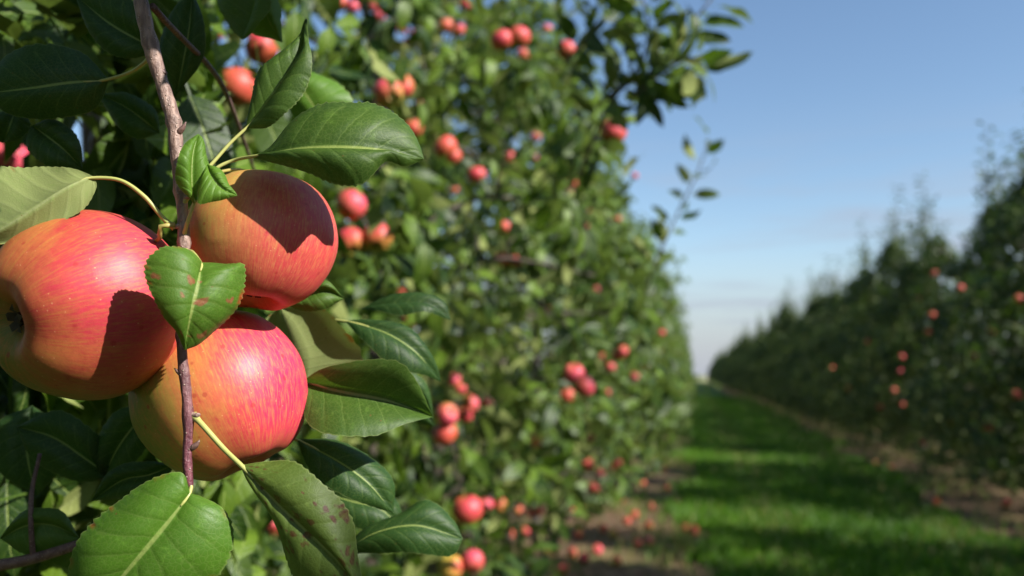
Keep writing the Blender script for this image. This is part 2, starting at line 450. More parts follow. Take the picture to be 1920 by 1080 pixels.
# thin weeds and dry stalks on the soil strips
n = 16000
yy = 3.0 + 34 * rng.random(n) ** 1.7; left = rng.random(n) < .55
xs = np.where(left, -.05 - 1.3 * rng.random(n) ** 1.5, 2.4 + 1.4 * rng.random(n) ** 1.4)
keep = np.sin(xs * 5 + 1.3 * yy) + np.sin(yy * 2.1 - xs * 3) + rng.normal(0, .5, n) > .55; xs, yy = xs[keep], yy[keep]
V, F, tn = blades(len(xs), xs, yy, .03, .10, rng)
tn = np.where(np.repeat(rng.random(len(xs)) < .5, 5), .98, tn * .6)
tag(put('weeds', mesh_np('weeds', V, F, M_BLADE, tone=tn)), 'sparse weeds and dry stalks on the soil below the trees', 'weeds', kind='stuff')

# ------------------------------------------------------------------ leaves of the trees (vectorised)
def width(v):
    return np.clip(v, 0, 1) ** .60 * np.clip(1 - v, 0, 1) ** .72 * 1.95
def leaf_variant(nu, nv, fold, droop, twist, wave, wr, rng, petiole=True):
    """Unit leaf: petiole from the origin along +Y, blade of length 1, upper side +Z."""
    vs = np.linspace(0, 1, nv); ss = np.linspace(-1, 1, 2 * nu + 1)
    pl = .30
    Vv, UV = [], []
    for v in vs:
        wv = width(v) * wr * .5
        ang = -droop * (v ** 1.3)
        y = pl + math.cos(ang * .6) * v; z = math.sin(ang * .75) * v
        for s in ss:
            a = abs(s)
            x = s * wv * math.cos(fold); zz = z + a * wv * math.sin(fold) - .10 * wv * a * a + wave * wv * math.sin(9 * v + (2 if s > 0 else 0)) * a
            tw = twist * v
            Vv.append([x * math.cos(tw) - (zz - z) * math.sin(tw), y - .12 * a * wv, z + (zz - z) * math.cos(tw) + x * math.sin(tw)])
            UV.append([s * .5 + .5, v])
    k = 2 * nu + 1; F = []
    for i in range(nv - 1):
        for j in range(k - 1):
            b = i * k + j; F.append([b, b + 1, b + k + 1, b + k])
    if petiole:
        o = len(Vv)
        for y, wd, z in ((0, .014, .035), (pl + .02, .012, 0)):
            Vv += [[-wd, y, z], [wd, y, z]]; UV += [[.36, .5], [.36, .5]]
        F.append([o, o + 1, o + 3, o + 2])
    return np.array(Vv), np.array(F), np.array(UV)

vr = np.random.default_rng(11)
def variants(n, nu, nv):
    return [leaf_variant(nu, nv, vr.uniform(.12, .62), vr.uniform(.0, 1.25), vr.uniform(-.5, .5), vr.uniform(.05, .28), vr.uniform(.50, .66), vr) for _ in range(n)]
VAR_HI = variants(10, 2, 8)
VAR_LO = variants(8, 1, 5)
VAR_XLO = [leaf_variant(1, 3, vr.uniform(.2, .6), vr.uniform(.1, .9), 0, 0, .58, vr, False) for _ in range(4)]

def unit(a): return a / (np.linalg.norm(a, axis=-1, keepdims=True) + 1e-9)

def frames(d, nrm):
    y = unit(d); z = unit(nrm - (nrm * y).sum(1)[:, None] * y); x = np.cross(y, z)
    return np.stack([x, y, z], 2)                              # columns

def leaf_cloud(pos, M, L, vi, var, tone):
    Vs, Fs, UVs, Ts, o = [], [], [], [], 0
    for k, (v, f, uv) in enumerate(var):
        sel = np.where(vi % len(var) == k)[0]
        if not len(sel): continue
        W = np.einsum('nij,kj->nki', M[sel], v) * L[sel][:, None, None] + pos[sel][:, None]
        Vs.append(W.reshape(-1, 3)); n = len(v)
        Fs.append((f[None] + (o + np.arange(len(sel)) * n)[:, None, None]).reshape(-1, 4)); o += n * len(sel)
        UVs.append(np.tile(uv, (len(sel), 1))); Ts.append(np.repeat(tone[sel], n))
    return np.vstack(Vs), np.vstack(Fs), np.vstack(UVs), np.concatenate(Ts)

def spur_leaves(S, O, rng, lo=6, hi=12, size=.074, up=.75):
    """Rosettes of leaves at spur points S that point outwards along O."""
    cnt = rng.integers(lo, hi, len(S)); idx = np.repeat(np.arange(len(S)), cnt); n = len(idx)
    rnd = unit(rng.normal(size=(n, 3)))
    d = unit(O[idx] * .35 + rnd * 1.0 + np.array([0, 0, -.28]))
    nrm = np.array([0, 0, up * .7]) + O[idx] * .75 + unit(rng.normal(size=(n, 3))) * .55
    pos = S[idx] + rnd * .012
    L = np.clip(rng.normal(size, .016, n), .035, .11) / 1.3 * 1.12
    return pos, frames(d, nrm), L

def half_x(z, top):       # half width of a left-row crown across the row
    return np.where(z < 1.25, .92 + .14 * np.clip((z - .3) / .6, 0, 1) , np.clip(1.06 - .265 * (z - 1.25), .12, 2)) * np.clip((top - z) / .35, .15, 1)

def crown_spurs(n, rng, top, bot=.36, hy=.74, hx=half_x, shell=.40):
    z = bot + (top - bot) * rng.beta(1.25, 1.35, n)
    th = rng.uniform(0, 2 * np.pi, n); rad = rng.random(n) ** shell
    lump = .98 + .16 * np.sin(3 * th + 4 * z + rng.uniform(0, 6)) + .16 * np.sin(6.5 * z + 2 * th + rng.uniform(0, 6)) + .10 * np.sin(11 * z - 4 * th) + rng.normal(0, .03, n)
    x = hx(z, top) * rad * lump * np.cos(th); y = hy * np.clip(1.15 - .22 * z, .35, 1) * rad * lump * np.sin(th)
    S = np.stack([x, y, z], 1)
    a0 = rng.uniform(0, 6, 3)
    cl = np.sin(7.5 * x + a0[0]) * np.sin(6.5 * z + a0[1]) + np.sin(8.5 * y + a0[2]) * np.sin(9 * z + 4 * x) + rng.normal(0, .35, n)
    kp = cl > -.05; S, th = S[kp], th[kp]; n = len(S)
    O = unit(np.stack([np.cos(th), np.sin(th), rng.normal(.15, .35, n)], 1))
    return S, O

def limbs(rng, top, S, nb=16, r0=.035):
    """Trunk and limbs: separate tubes, each with a few twigs that reach spurs."""
    zs = np.linspace(0, top - .15, 9); wob = np.cumsum(rng.normal(0, .018, (9, 2)), 0)
    P = catmull(np.c_[wob, zs], 22)
    r = np.interp(np.linspace(0, 1, 22), [0, .06, .5, 1], [r0 * 1.35, r0, r0 * .7, .006])
    trunk = tube_arr(P, r, 10)
    br = []
    for k in range(nb):
        z = .45 + (top - .8) * (k + rng.random()) / nb
        c = P[np.argmin(abs(P[:, 2] - z))]
        far = S[np.argsort(abs(S[:, 2] - z - .15))[:max(12, len(S) // 12)]]
        e = far[rng.integers(len(far))]
        mid = (c + e) / 2 + np.array([0, 0, rng.uniform(.02, .12)]) + rng.normal(0, .03, 3)
        Q = catmull([c, mid, e], 9)
        parts = [tube_arr(Q, np.linspace(.013, .004, 9), 6)]
        dd = np.linalg.norm(S - mid, axis=1)
        for j in np.argsort(dd)[:14:2]:
            q = Q[np.argmin(np.linalg.norm(Q - S[j], axis=1))]
            parts.append(tube_arr(catmull([q, (q + S[j]) / 2 + rng.normal(0, .02, 3), S[j]], 5), np.linspace(.0045, .0018, 5), 4))
        br.append(join(parts))
    return trunk, br

# ------------------------------------------------------------------ apples: where they hang
def poly(x, xs, ys): return np.interp(x, xs, ys)
def zmin(x):              # nothing of the leafy crowns stands nearer than this along the sight lines of the frame
    return poly(x, [-400, 420, 560, 700, 900, 1200, 1320], [.56, .60, .95, 1.25, 1.7, 2.1, 2.6])

# (x, y, size in pixels, kind)  kind: r red, p pink, o orange, y yellow-red
LEFT_APPLES = [
 (490, 90, 66, 'r'), (445, 163, 78, 'o'), (728, 176, 62, 'p'), (752, 160, 52, 'o'), (753, 54, 24, 'p'), (834, 276, 50, 'o'), (849, 292, 36, 'o'),
 (658, 384, 62, 'p'), (657, 455, 62, 'r'), (893, 327, 40, 'r'), (940, 74, 46, 'r'), (981, 102, 28, 'o'), (1062, 94, 40, 'r'), (1026, 55, 22, 'p'),
 (1150, 248, 54, 'p'), (954, 295, 27, 'r'), (1005, 257, 22, 'p'), (1005, 297, 18, 'r'), (850, 356, 24, 'r'), (945, 426, 28, 'o'), (940, 487, 32, 'o'),
 (1075, 341, 21, 'o'), (1074, 359, 17, 'r'), (1104, 425, 19, 'r'), (785, 192, 22, 'r'), (1160, 411, 16, 'o'), (770, 598, 36, 'r'), (850, 712, 32, 'p'),
 (880, 757, 40, 'p'), (906, 757, 22, 'r'), (1095, 724, 44, 'p'), (1063, 741, 32, 'o'), (1145, 688, 23, 'p'), (1190, 705, 21, 'p'), (1158, 667, 26, 'r'),
 (1130, 669, 20, 'p'), (1140, 736, 19, 'o'), (835, 813, 50, 'o'), (1008, 825, 36, 'r'), (1108, 820, 18, 'o'), (1101, 871, 27, 'o'), (1125, 885, 21, 'p'),
 (1150, 874, 18, 'r'), (1113, 915, 24, 'o'), (876, 955, 62, 'r'), (937, 947, 32, 'o'), (972, 957, 22, 'y'), (1010, 957, 22, 'r'), (1073, 953, 18, 'y'),
 (985, 995, 22, 'r'), (955, 1001, 22, 'o'), (845, 1063, 52, 'y'), (1072, 975, 18, 'y'), (1240, 624, 17, 'r'), (1228, 650, 14, 'r'), (510, 985, 46, 'r'),
 (14, 290, 92, 'p'), (1030, 578, 17, 'r'), (1115, 541, 15, 'r'), (411, 64, 24, 'o'), (638, 6, 34, 'o'), (836, 48, 32, 'y'), (872, 6, 30, 'r'),
 (775, 66, 22, 'r'), (628, 300, 20, 'o'), (1102, 395, 14, 'o'), (755, 548, 26, 'o'), (775, 240, 40, 'y'), (470, 60, 26, 'r'), (1190, 330, 16, 'r'),
 (1060, 432, 14, 'o'), (1180, 560, 13, 'r'), (1205, 690, 14, 'o'), (1170, 740, 15, 'r'), (1085, 668, 15, 'o'), (700, 12, 26, 'r'), (742, 742, 22, 'r')]
RIGHT_APPLES = [(1752, 513, 'r'), (1690, 669, 'r'), (1688, 697, 'r'), (1676, 732, 'o'), (1690, 757, 'o'), (1649, 763, 'r'), (1825, 668, 'r'), (1886, 944, 'r'), (1906, 740, 'r'),
 (1740, 622, 'o'), (1748, 590, 'o'), (1778, 790, 'y'), (1670, 876, 'r'), (1850, 802, 'o'), (1720, 560, 'o'), (1625, 640, 'r'), (1560, 690, 'o'), (1800, 540, 'o'), (1860, 620, 'r'), (1910, 560, 'o'), (1590, 730, 'r'), (1730, 830, 'o')]

def apple_Z(x, d):
    de = d - min(3, .16 * d)
    return float(np.clip(118 / de, zmin(x) + .08, 10))

# ------------------------------------------------------------------ hero apples
def apple_arr(nr, ns, H=.92, lobes=.02, rng=None, shoulder=.80, basin=.40, lop=0.0):
    prof = np.array([(0.0, .60), (.06, .595), (.15, .66), (.27, .765), (.41, .83), (.60, .775), (.78, .615), (.925, .36), (1.0, .03), (.95, -.29), (.81, -.58),
                     (.66, -.755), (.50, -.86), (.36, -.885), (.24, -.83), (.14, -.735), (.06, -.69), (0, -.685)])
    prof[:, 1] *= H
    C = catmull(np.c_[prof, np.zeros(len(prof))], nr)[:, :2]
    th = np.linspace(0, 2 * np.pi, ns, endpoint=False)
    V = []
    for r, z in C[1:-1]:
        lb = 1 + lobes * (1.4 if z < 0 else .7) * np.cos(5 * th + .6) * min(1, abs(z) * 1.4) + .018 * np.cos(2 * th + 1) + .012 * np.cos(3 * th)
        zz = z + (-.012 * np.cos(5 * th + .6) if z < -.35 else 0) * min(1, r * 2) + lop * r * np.cos(th)
        V.append(np.stack([r * lb * np.cos(th), r * lb * np.sin(th), np.broadcast_to(zz, th.shape)], 1))
    n = len(V); V = np.vstack(V)
    i = np.arange(n - 1)[:, None] * ns; j = np.arange(ns)[None]; k = (j + 1) % ns
    F = np.stack([i + j, i + ns + j, i + ns + k, i + k], -1).reshape(-1, 4)
    V = np.vstack([V, [0, 0, C[0, 1]], [0, 0, C[-1, 1]]]); jj = np.arange(ns); kk = (jj + 1) % ns; e = (n - 1) * ns
    F = np.vstack([F, np.stack([jj, kk, np.full(ns, len(V) - 2), np.full(ns, len(V) - 2)], 1), np.stack([e + kk, e + jj, np.full(ns, len(V) - 1), np.full(ns, len(V) - 1)], 1)])
    return V, F

def calyx_arr(H, seg=5):
    parts = []
    for k in range(5):
        a = 2 * math.pi * k / 5; c, s = math.cos(a), math.sin(a)
        tri = np.array([[.02, -.05, -.70], [.02, .05, -.70], [.10, .045, -.80], [.10, -.045, -.80], [.155, 0, -.79], [.155, 0.006, -.785]])
        tri[:, 2] *= H
        Rz = np.array([[c, -s, 0], [s, c, 0], [0, 0, 1]])
        parts.append((tri @ Rz.T, np.array([[0, 1, 2, 3], [3, 2, 5, 4]])))
    th = np.linspace(0, 2 * np.pi, 8, endpoint=False)
    ring = np.c_[.07 * np.cos(th), .07 * np.sin(th), np.full(8, -.72 * H)]; cen = [[0, 0, -.80 * H]]
    V = np.vstack([ring, cen]); F = np.array([[j, 8, (j + 1) % 8, (j + 1) % 8] for j in range(8)])
    parts.append((V, F))
    return join(parts)

def rot_to(zdir, roll=0.0):
    q = Vector(zdir).to_track_quat('Z', 'Y').to_matrix() @ Matrix.Rotation(roll, 3, 'Z')
    return q

def cam_dir(x, y, z):     # direction given as right, up, towards the camera
    return CR @ np.array([x, y, z], float)

def hero_apple(label, px, py, Z, rad_px, stem_dir, blush_cam, H, mat_kw, roll=0, stem_pts=None, lop=0.0, sx=1.0):
    c = pt(px, py, Z); r = rad_px / FPX * Z
    vz = unit(CAM - c); vx = unit(np.cross([0, 0, 1.], vz)); vy = np.cross(vz, vx); VF = np.stack([vx, vy, vz], 1)
    M = rot_to(VF @ np.array(stem_dir, float), roll); Mi = np.array(M).T
    bl = Mi @ (VF @ np.array(blush_cam, float))
    mat = apple_material('apple_skin', bl, **mat_kw)
    V, F = apple_arr(72, 80, H, .011, lop=lop)
    V = V * r * np.array([1, sx, 1]); Vw = V @ np.array(M).T
    me = quads_mesh('apple', V, F, mat)
    o = put('apple', me, None, c); o.rotation_mode = 'QUATERNION'; o.rotation_quaternion = M.to_quaternion()
    tag(o, label, 'apple', 'three big apples in focus')
    cv, cf = calyx_arr(H); k = bpy.data.objects.new('calyx', quads_mesh('calyx', cv * r, cf, M_CAL)); COL.objects.link(k); k.parent = o
    if stem_pts is not None:
        W = catmull([np.array(p) for p in stem_pts], 14)
        W = (W - c) @ np.array(M)
        sv, sf = tube_arr(W, np.interp(np.linspace(0, 1, 14), [0, .5, 1], [.0011, .0008, .0012]), 8)
        k = bpy.data.objects.new('stalk', quads_mesh('stalk', sv, sf, M_STALK)); COL.objects.link(k); k.parent = o
    return o, c, r

hero_c = []
sd = unit(np.array([.83, .22, -.50]))
cL, ZL = pt(167, 571, .40), .40
o, c, r = hero_apple('large red and orange apple at the far left, its dark calyx facing left', 167, 571, .400, 182, sd, (.48, .28, .66), .97,
                     dict(lo=-.22, hi=.72, gain=.94, base2=(.13, .17, .022), base=(.48, .19, .045), red=(.41, .013, .030), pink=(.54, .026, .070)), roll=.4, stem_pts=[pt(240, 470, .405), pt(285, 455, .395), pt(300, 445, .388), pt(300, 425, .385), pt(327, 422, .389)], sx=1.0)
hero_c.append((c, r))
o, c, r = hero_apple('orange-red apple right of the twig, shaded on top by the leaf above', 492, 449, .425, 137, (.10, .93, -.30), (.70, -.05, .60), 1.0,
                     dict(lo=-.46, hi=.78, gain=.90, base=(.58, .27, .085), base2=(.36, .30, .05), red=(.42, .022, .030), pink=(.52, .018, .050)), roll=1.0, stem_pts=[pt(500, 385, .443), pt(490, 335, .452), pt(440, 318, .440), pt(380, 335, .415), pt(342, 360, .398)])
hero_c.append((c, r))
o, c, r = hero_apple('pink and yellow apple hanging lowest, partly behind the purple twig', 411, 737, .435, 158, (-.38, .90, -.20), (.72, .22, .45), 1.03,
                     dict(lo=-.36, hi=.66, gain=.96, base=(.56, .28, .065), base2=(.20, .23, .03), red=(.50, .032, .038), pink=(.60, .006, .085)), roll=2.2, stem_pts=[pt(350, 640, .437), pt(340, 610, .425), pt(338, 585, .405), pt(343, 570, .395)])
hero_c.append((c, r))

# ------------------------------------------------------------------ the branch in front
branch = put('apple_branch', None, None, pt(265, -160, .40))
tag(branch, 'thin reddish twig in focus, hung with three big apples and serrated leaves', 'branch')
tw = [(243, -160, .40, 17), (262, -10, .40, 15.5), (284, 90, .40, 16), (305, 160, .40, 15), (326, 230, .398, 15), (332, 300, .396, 13.5), (341, 380, .393, 12.5), (345, 450, .391, 12), (344, 520, .390, 11.5),
      (341, 600, .388, 11), (342, 670, .386, 11), (350, 740, .384, 11.5), (353, 800, .383, 10.5), (351, 860, .382, 10), (355, 905, .381, 8.5), (357, 922, .381, 6)]
P = np.array([np.r_[pt(x, y, Z), .86 * r / FPX * Z] for x, y, Z, r in tw]); P = catmull(P, 90)
rr = P[:, 3] * (1 + .05 * np.sin(np.arange(90) * .9) + .04 * np.sin(np.arange(90) * 2.3 + 1))
for k in (20, 33, 44, 52, 66, 78): rr[k - 1:k + 2] *= np.array([1.08, 1.22, 1.08])
V, F = tube_arr(P[:, :3], rr, 20)
m, t = new_mat('purple_brown_bark'); tc = t.new('ShaderNodeTexCoord'); ob = tc.outputs['Object']
X, Y, Zz = t.sep(ob)
age = t.smooth(Zz, -.25, -.13)          # young wood at the tip is plum coloured, older wood above it grey brown
n1 = t.noise(ob, 420, 5, .65); n2 = t.noise(t.vmath('MULTIPLY', ob, (1, 1, .25)), 500, 3)
c1 = t.mix(age, (.095, .022, .035), (.17, .105, .085)); c2 = t.mix(age, (.20, .065, .080), (.36, .24, .19))
col = t.mix(t.smooth(n2, .35, .7), c1, c2)
lent = t.smooth(t.voro(ob, 420), .22, .10)
col = t.mix(t.math('MULTIPLY', lent, .8), col, (.48, .36, .30))
out(t, princ(t, col, .45, t.bump(t.math('ADD', n1, t.math('ADD', n2, lent)), .0009, .9))); M_PLUM = m
put('twig', quads_mesh('twig', V - P[0, :3], F, M_PLUM), branch, P[0, :3])

for x, y, Z, dx_, dy_, n_ in ((300, 132, .399, -.9, -.5, 'bud'), (337, 246, .396, .8, -.7, 'bud'), (347, 372, .392, .9, -.3, 'spur'), (334, 424, .390, -.9, .05, 'spur'), (336, 566, .388, -.8, -.4, 'bud'),
                              (360, 776, .383, .9, .3, 'spur'), (344, 702, .385, -.9, -.4, 'bud'), (362, 838, .382, .8, -.5, 'bud')):
    a_ = pt(x, y, Z); dd_ = cam_dir(dx_, -dy_, .25); ln = .0040 if n_ == 'bud' else .0042
    q = catmull([a_ - dd_ * .003, a_ + dd_ * ln * .4, a_ + dd_ * ln + cam_dir(0, .0012, 0)], 9)
    rad_ = [.0015, .0024, .0027, .0028, .0027, .0023, .0018, .0011, .0003] if n_ == 'bud' else [.0026, .0025, .0023, .0022, .0023, .0021, .0022, .0020, .0010]
    v_, f_ = tube_arr(q, np.array(rad_) * .50, 10); put(n_, quads_mesh(n_, v_ - a_, f_, M_PLUM if n_ == 'spur' else M_BARK_TWIG), branch, a_)

def hero_leaf(parent, mid, left, right, mat, up=True, dz=(0, 0), bulge=.004, pet=None, label=None, nu=9, nv=82, serr=.045, seed=0, tone=.55, quilt=.00013, wave=.0016, pr=.0009):
    """Leaf from its midrib (x, y, depth) and its two outlines in the picture; dz lifts each margin away from (+) or towards (-) the camera."""
    rg = np.random.default_rng(seed)
    m3 = catmull(np.array(mid, float), nv)
    # arc-length resampling in pixels
    L = catmull(np.c_[np.array(left, float), np.zeros(len(left))], nv)[:, :2]; Rr = catmull(np.c_[np.array(right, float), np.zeros(len(right))], nv)[:, :2]
    v = np.linspace(0, 1, nv); hump = np.sin(np.pi * np.clip(v, 0, 1)) ** .7
    M3 = np.array([pt(*q) for q in m3])
    Ez = [np.array([pt(e[0], e[1], q[2] + d * h) for e, q, h in zip(E, m3, hump)]) for E, d in ((L, dz[0]), (Rr, dz[1]))]
    s = np.linspace(-1, 1, 2 * nu + 1)
    T = unit(np.gradient(M3, axis=0)); A = Ez[1] - Ez[0]
    N = unit(np.cross(T, A)); view = unit(CAM - M3)
    sgn = np.sign((N * view).sum(1).mean()); N = N * sgn        # towards the camera
    Nu = N if up else -N
    G = np.zeros((nv, 2 * nu + 1, 3)); UV = np.zeros((nv, 2 * nu + 1, 2))
    saw = ((np.arange(nv) % 3) / 2.0 - .4) * rg.uniform(.2, 1.3, nv) + .5 * np.interp(np.arange(nv), np.arange(0, nv + 7, 7), rg.normal(0, .5, len(np.arange(0, nv + 7, 7)))) + rg.normal(0, .12, nv)
    for j, sj in enumerate(s):
        E = Ez[0] if sj < 0 else Ez[1]; a = abs(sj)
        wdt = np.linalg.norm(E - M3, axis=1)
        k = a * (1 + (serr * saw * hump * (a > .99)))
        Pp = M3 + (E - M3) * k[:, None] if np.ndim(k) else M3 + (E - M3) * k
        q = 8 * (v - .26 * a + .07 * a * a) + (.5 if sj > 0 else 0)
        bl = np.cos(2 * np.pi * (q % 1.0)) * -1
        off = bulge * (4 * a * (1 - a)) * hump + quilt * bl * hump * min(1, a * 5) * (1 - a * .4) + wave * a * a * np.sin(11 * v + 2 * (sj > 0) + seed) * hump
        off = off - .0006 * max(0, 1 - a * 9)
        G[:, j] = Pp + Nu * off[:, None]
        UV[:, j] = np.c_[np.full(nv, sj * .5 + .5), v]
    V = G.reshape(-1, 3); k = 2 * nu + 1
    I, J = np.meshgrid(np.arange(nv - 1), np.arange(k - 1), indexing='ij'); b = (I * k + J).ravel()
    F = np.stack([b, b + 1, b + k + 1, b + k], 1)
    fn = np.cross(V[F[:, 1]] - V[F[:, 0]], V[F[:, 3]] - V[F[:, 0]]).sum(0)
    if np.dot(fn, Nu.sum(0)) < 0: F = F[:, ::-1]
    org = M3[0]
    o = put('leaf', mesh_np('leaf', V - org, F, mat, uv=UV.reshape(-1, 2), tone=np.full(len(V), tone)), parent, org)
    if label: o['label'] = label
    # raised midrib on the lower side with the petiole running into it
    if pet is not None:
        pp = [pt(*q) for q in pet]
        pw = catmull(pp + [M3[2], M3[8]], 26)
        pv, pf = tube_arr(pw, np.interp(np.linspace(0, 1, 26), [0, .12, .85, 1], [pr * 1.5, pr, pr * .8, pr * .35]), 8)
        put('petiole', quads_mesh('petiole', pv - org, pf, M_PET), o, org)
    return o

HL = lambda *a, **k: hero_leaf(branch, *a, **k)
# small bright leaf held upright against the twig
HL([(364, 384, .385), (360, 340, .383), (362, 290, .384), (372, 251, .388)], [(364, 384), (334, 345), (331, 300), (348, 268), (372, 251)],
   [(364, 384), (390, 345), (391, 300), (384, 268), (372, 251)], M_LEAF_BRIGHT, dz=(-.004, .006), pet=[(345, 440, .390), (352, 415, .386)], seed=1, tone=.75, bulge=.003)
# its pointed neighbour
HL([(388, 308, .386), (398, 330, .382), (418, 353, .381), (445, 367, .383)], [(388, 308), (372, 345), (372, 382), (400, 378), (445, 367)],
   [(388, 308), (404, 312), (420, 325), (430, 345), (445, 367)], M_LEAF_BRIGHT, dz=(-.002, .004), seed=2, tone=.85, bulge=.002, wave=.0008)
# long dark leaf rising to the top
HL([(462, 241, .405), (510, 178, .403), (552, 118, .404), (572, 82, .408), (574, 34, .414)], [(462, 241), (468, 190), (492, 130), (535, 88), (566, 66), (574, 34)],
   [(462, 241), (510, 236), (556, 192), (584, 128), (582, 80), (574, 34)], M_LEAF, dz=(.004, -.006), pet=[(338, 372, .395), (362, 345, .394), (400, 304, .398), (432, 268, .402)], seed=3, tone=.5)
# big glossy leaf over the right apple
HL([(470, 294, .391), (560, 279, .382), (650, 276, .380), (730, 283, .387), (795, 298, .395)], [(470, 294), (506, 286), (545, 232), (590, 205), (650, 190), (712, 194), (760, 230), (783, 266), (795, 298)],
   [(470, 294), (520, 310), (580, 325), (655, 347), (690, 338), (722, 306), (760, 312), (795, 298)], M_LEAF, dz=(.020, .000), bulge=.005, pet=[(340, 385, .392), (370, 350, .392), (405, 316, .394), (440, 300, .396)], seed=4, tone=.42, label='big glossy dark green leaf above the right apple')
# pale leaf showing its underside at the left edge
HL([(176, 331, .385), (125, 352, .378), (60, 395, .374), (0, 432, .372), (-90, 470, .372)], [(176, 331), (120, 312), (40, 312), (-40, 335), (-90, 470)],
   [(176, 331), (180, 352), (150, 398), (80, 436), (0, 456), (-90, 470)], M_LEAF_PALE, up=False, dz=(.020, .004), bulge=.003, pet=[(328, 428, .390), (305, 408, .388), (270, 368, .386), (225, 338, .386)], seed=5, tone=.6, label='pale underside of a leaf at the left edge', pr=.0010)
# blotched leaf in the middle of the cluster
HL([(378, 492, .370), (371, 535, .361), (358, 590, .358), (346, 656, .364)], [(378, 492), (352, 470), (300, 465), (274, 492), (280, 540), (304, 590), (330, 622), (346, 656)],
   [(378, 492), (420, 494), (461, 494), (456, 545), (432, 590), (385, 640), (346, 656)], M_LEAF_HOLED, dz=(-.004, .020), bulge=.004, pet=[(348, 470, .388), (362, 474, .378)], seed=6, tone=.6, label='serrated leaf with brown blotches hanging between the three apples')
# big leaf at the foot of the twig
HL([(357, 925, .378), (318, 975, .372), (268, 1035, .368), (215, 1100, .368), (175, 1165, .372)], [(357, 925), (338, 886), (270, 905), (195, 960), (150, 1010), (128, 1080), (130, 1130), (175, 1165)],
   [(357, 925), (380, 932), (420, 955), (438, 1000), (425, 1060), (350, 1130), (260, 1160), (175, 1165)], M_LEAF_RUST, dz=(.006, .010), bulge=.006, pet=[(356, 905, .381), (358, 915, .380)], seed=7, tone=.55, label='broad green leaf with rusty edge spots at the foot of the twig')
# olive leaf full of brown spots
HL([(452, 872, .376), (520, 945, .370), (590, 1010, .367), (640, 1060, .366), (690, 1130, .368)], [(452, 872), (480, 920), (512, 970), (540, 1040), (580, 1110), (690, 1130)],
   [(452, 872), (500, 866), (560, 868), (620, 912), (655, 970), (668, 1030), (680, 1080), (690, 1130)], M_LEAF_SPOT, dz=(.012, .006), bulge=.006, pet=[(362, 778, .384), (385, 803, .381), (420, 842, .379)], seed=8, tone=.6, wave=.003, label='olive leaf full of brown spots below the lowest apple', pr=.0013)

# ------------------------------------------------------------------ trees of the left row
SUNV = SUN / np.linalg.norm(SUN)
CLEAR = [(c_, r_ * 1.15) for c_, r_ in hero_c] + [(pt(*q), rr_) for q, rr_ in (((700, 275, .39), .022), ((370, 560, .37), .03), ((280, 1000, .37), .045), ((590, 980, .37), .05),
          ((690, 750, .45), .04), ((90, 400, .375), .02))]

apple_targets = []                      # (centre, radius, kind, source)
for x, y, d, k in LEFT_APPLES:
    Z = apple_Z(x, d); apple_targets.append([pt(x, y, Z), .0355, k, 'L', x, y, d, Z])
tw_rng = np.random.default_rng(31)
for i in tw_rng.permutation(np.arange(5, len(apple_targets)))[:26]:        # neighbours on the same spur
    a_ = apple_targets[i]; c_ = a_[0] + unit(tw_rng.normal(size=3) * [1, 1, .6]) * tw_rng.uniform(.055, .075)
    x_, y_, z_ = [q[0] for q in proj(c_[None])]
    apple_targets.append([c_, tw_rng.uniform(.030, .037), 'rppr'[tw_rng.integers(4)], 'L', x_, y_, 20, z_])
for x, y, k in RIGHT_APPLES:
    Z = 2.52 * FPX / (x - 1296); Z = min(Z, 14); apple_targets.append([pt(x, y, Z), .036, k, 'R', x, y, 14, Z])
AT = np.array([a[0] for a in apple_targets]); AX, AY, AZ = proj(AT)

for a_ in apple_targets:
    if a_[3] == 'L' and a_[6] >= 40 and a_[4:6] != [876, 955]: CLEAR.append((a_[0], .014))

def keep_leaves(C, Lw):
    """Which leaves of the near crowns may stay: open sight lines to fruit and branch, and the sun on the branch."""
    px, py, Z = proj(C)
    ok = np.linalg.norm(C - CAM, axis=1) > .16
    inf = (Z > 0) & (px > -120) & (px < 2040) & (py > -120) & (py < 1200)
    ok &= ~(inf & (Z < zmin(px)))
    ok &= ~((Z > 0) & (Z < 2.4) & (px > -60) & (px < 1980) & (py > -60) & (py < 1140) & (Z < zmin(px) + .02))
    for c, r in CLEAR:
        q = C - c; tt = q @ SUNV; dd = np.linalg.norm(q - tt[:, None] * SUNV, axis=1)
        ok &= ~((tt > 0.01) & (dd < r + .028))
    for (ax, ay, az, tgt) in zip(AX, AY, AZ, apple_targets):
        rad = .036 * FPX / az
        ok &= ~((Z > 0) & (Z < az + .02) & (np.hypot(px - ax, py - ay) < rad * .78 + .20 * Lw * FPX / np.maximum(Z, .1)))
    # sky gaps at the upper left
    for gx_, gy_, gr_ in ((165, 262, 62), (560, 20, 20), (600, 60, 18), (690, 100, 16)):
        ok &= ~((Z > 0) & (np.hypot(px - gx_, py - gy_) < gr_))
    # the outline of the row against the sky
    ex = poly(py, [-200, 0, 120, 200, 300, 420, 520, 640, 760, 860, 930, 1000, 1100], [1040, 1075, 1135, 1165, 1185, 1235, 1265, 1290, 1290, 1270, 1180, 1080, 1000])
    ok &= ~((Z > 0) & (px > ex - 6) & (px < 2200) & (py > -220))
    return ok

LEAF_MESH = {}
def leaf_mesh(k, tone_step, mat):
    key = (k, tone_step, mat.name)
    if key not in LEAF_MESH:
        v, f, uv = VAR_HI[k]; LEAF_MESH[key] = mesh_np('leaf', v, f, mat, uv=uv, tone=np.full(len(v), (tone_step + .5) / 4))
    return LEAF_MESH[key]

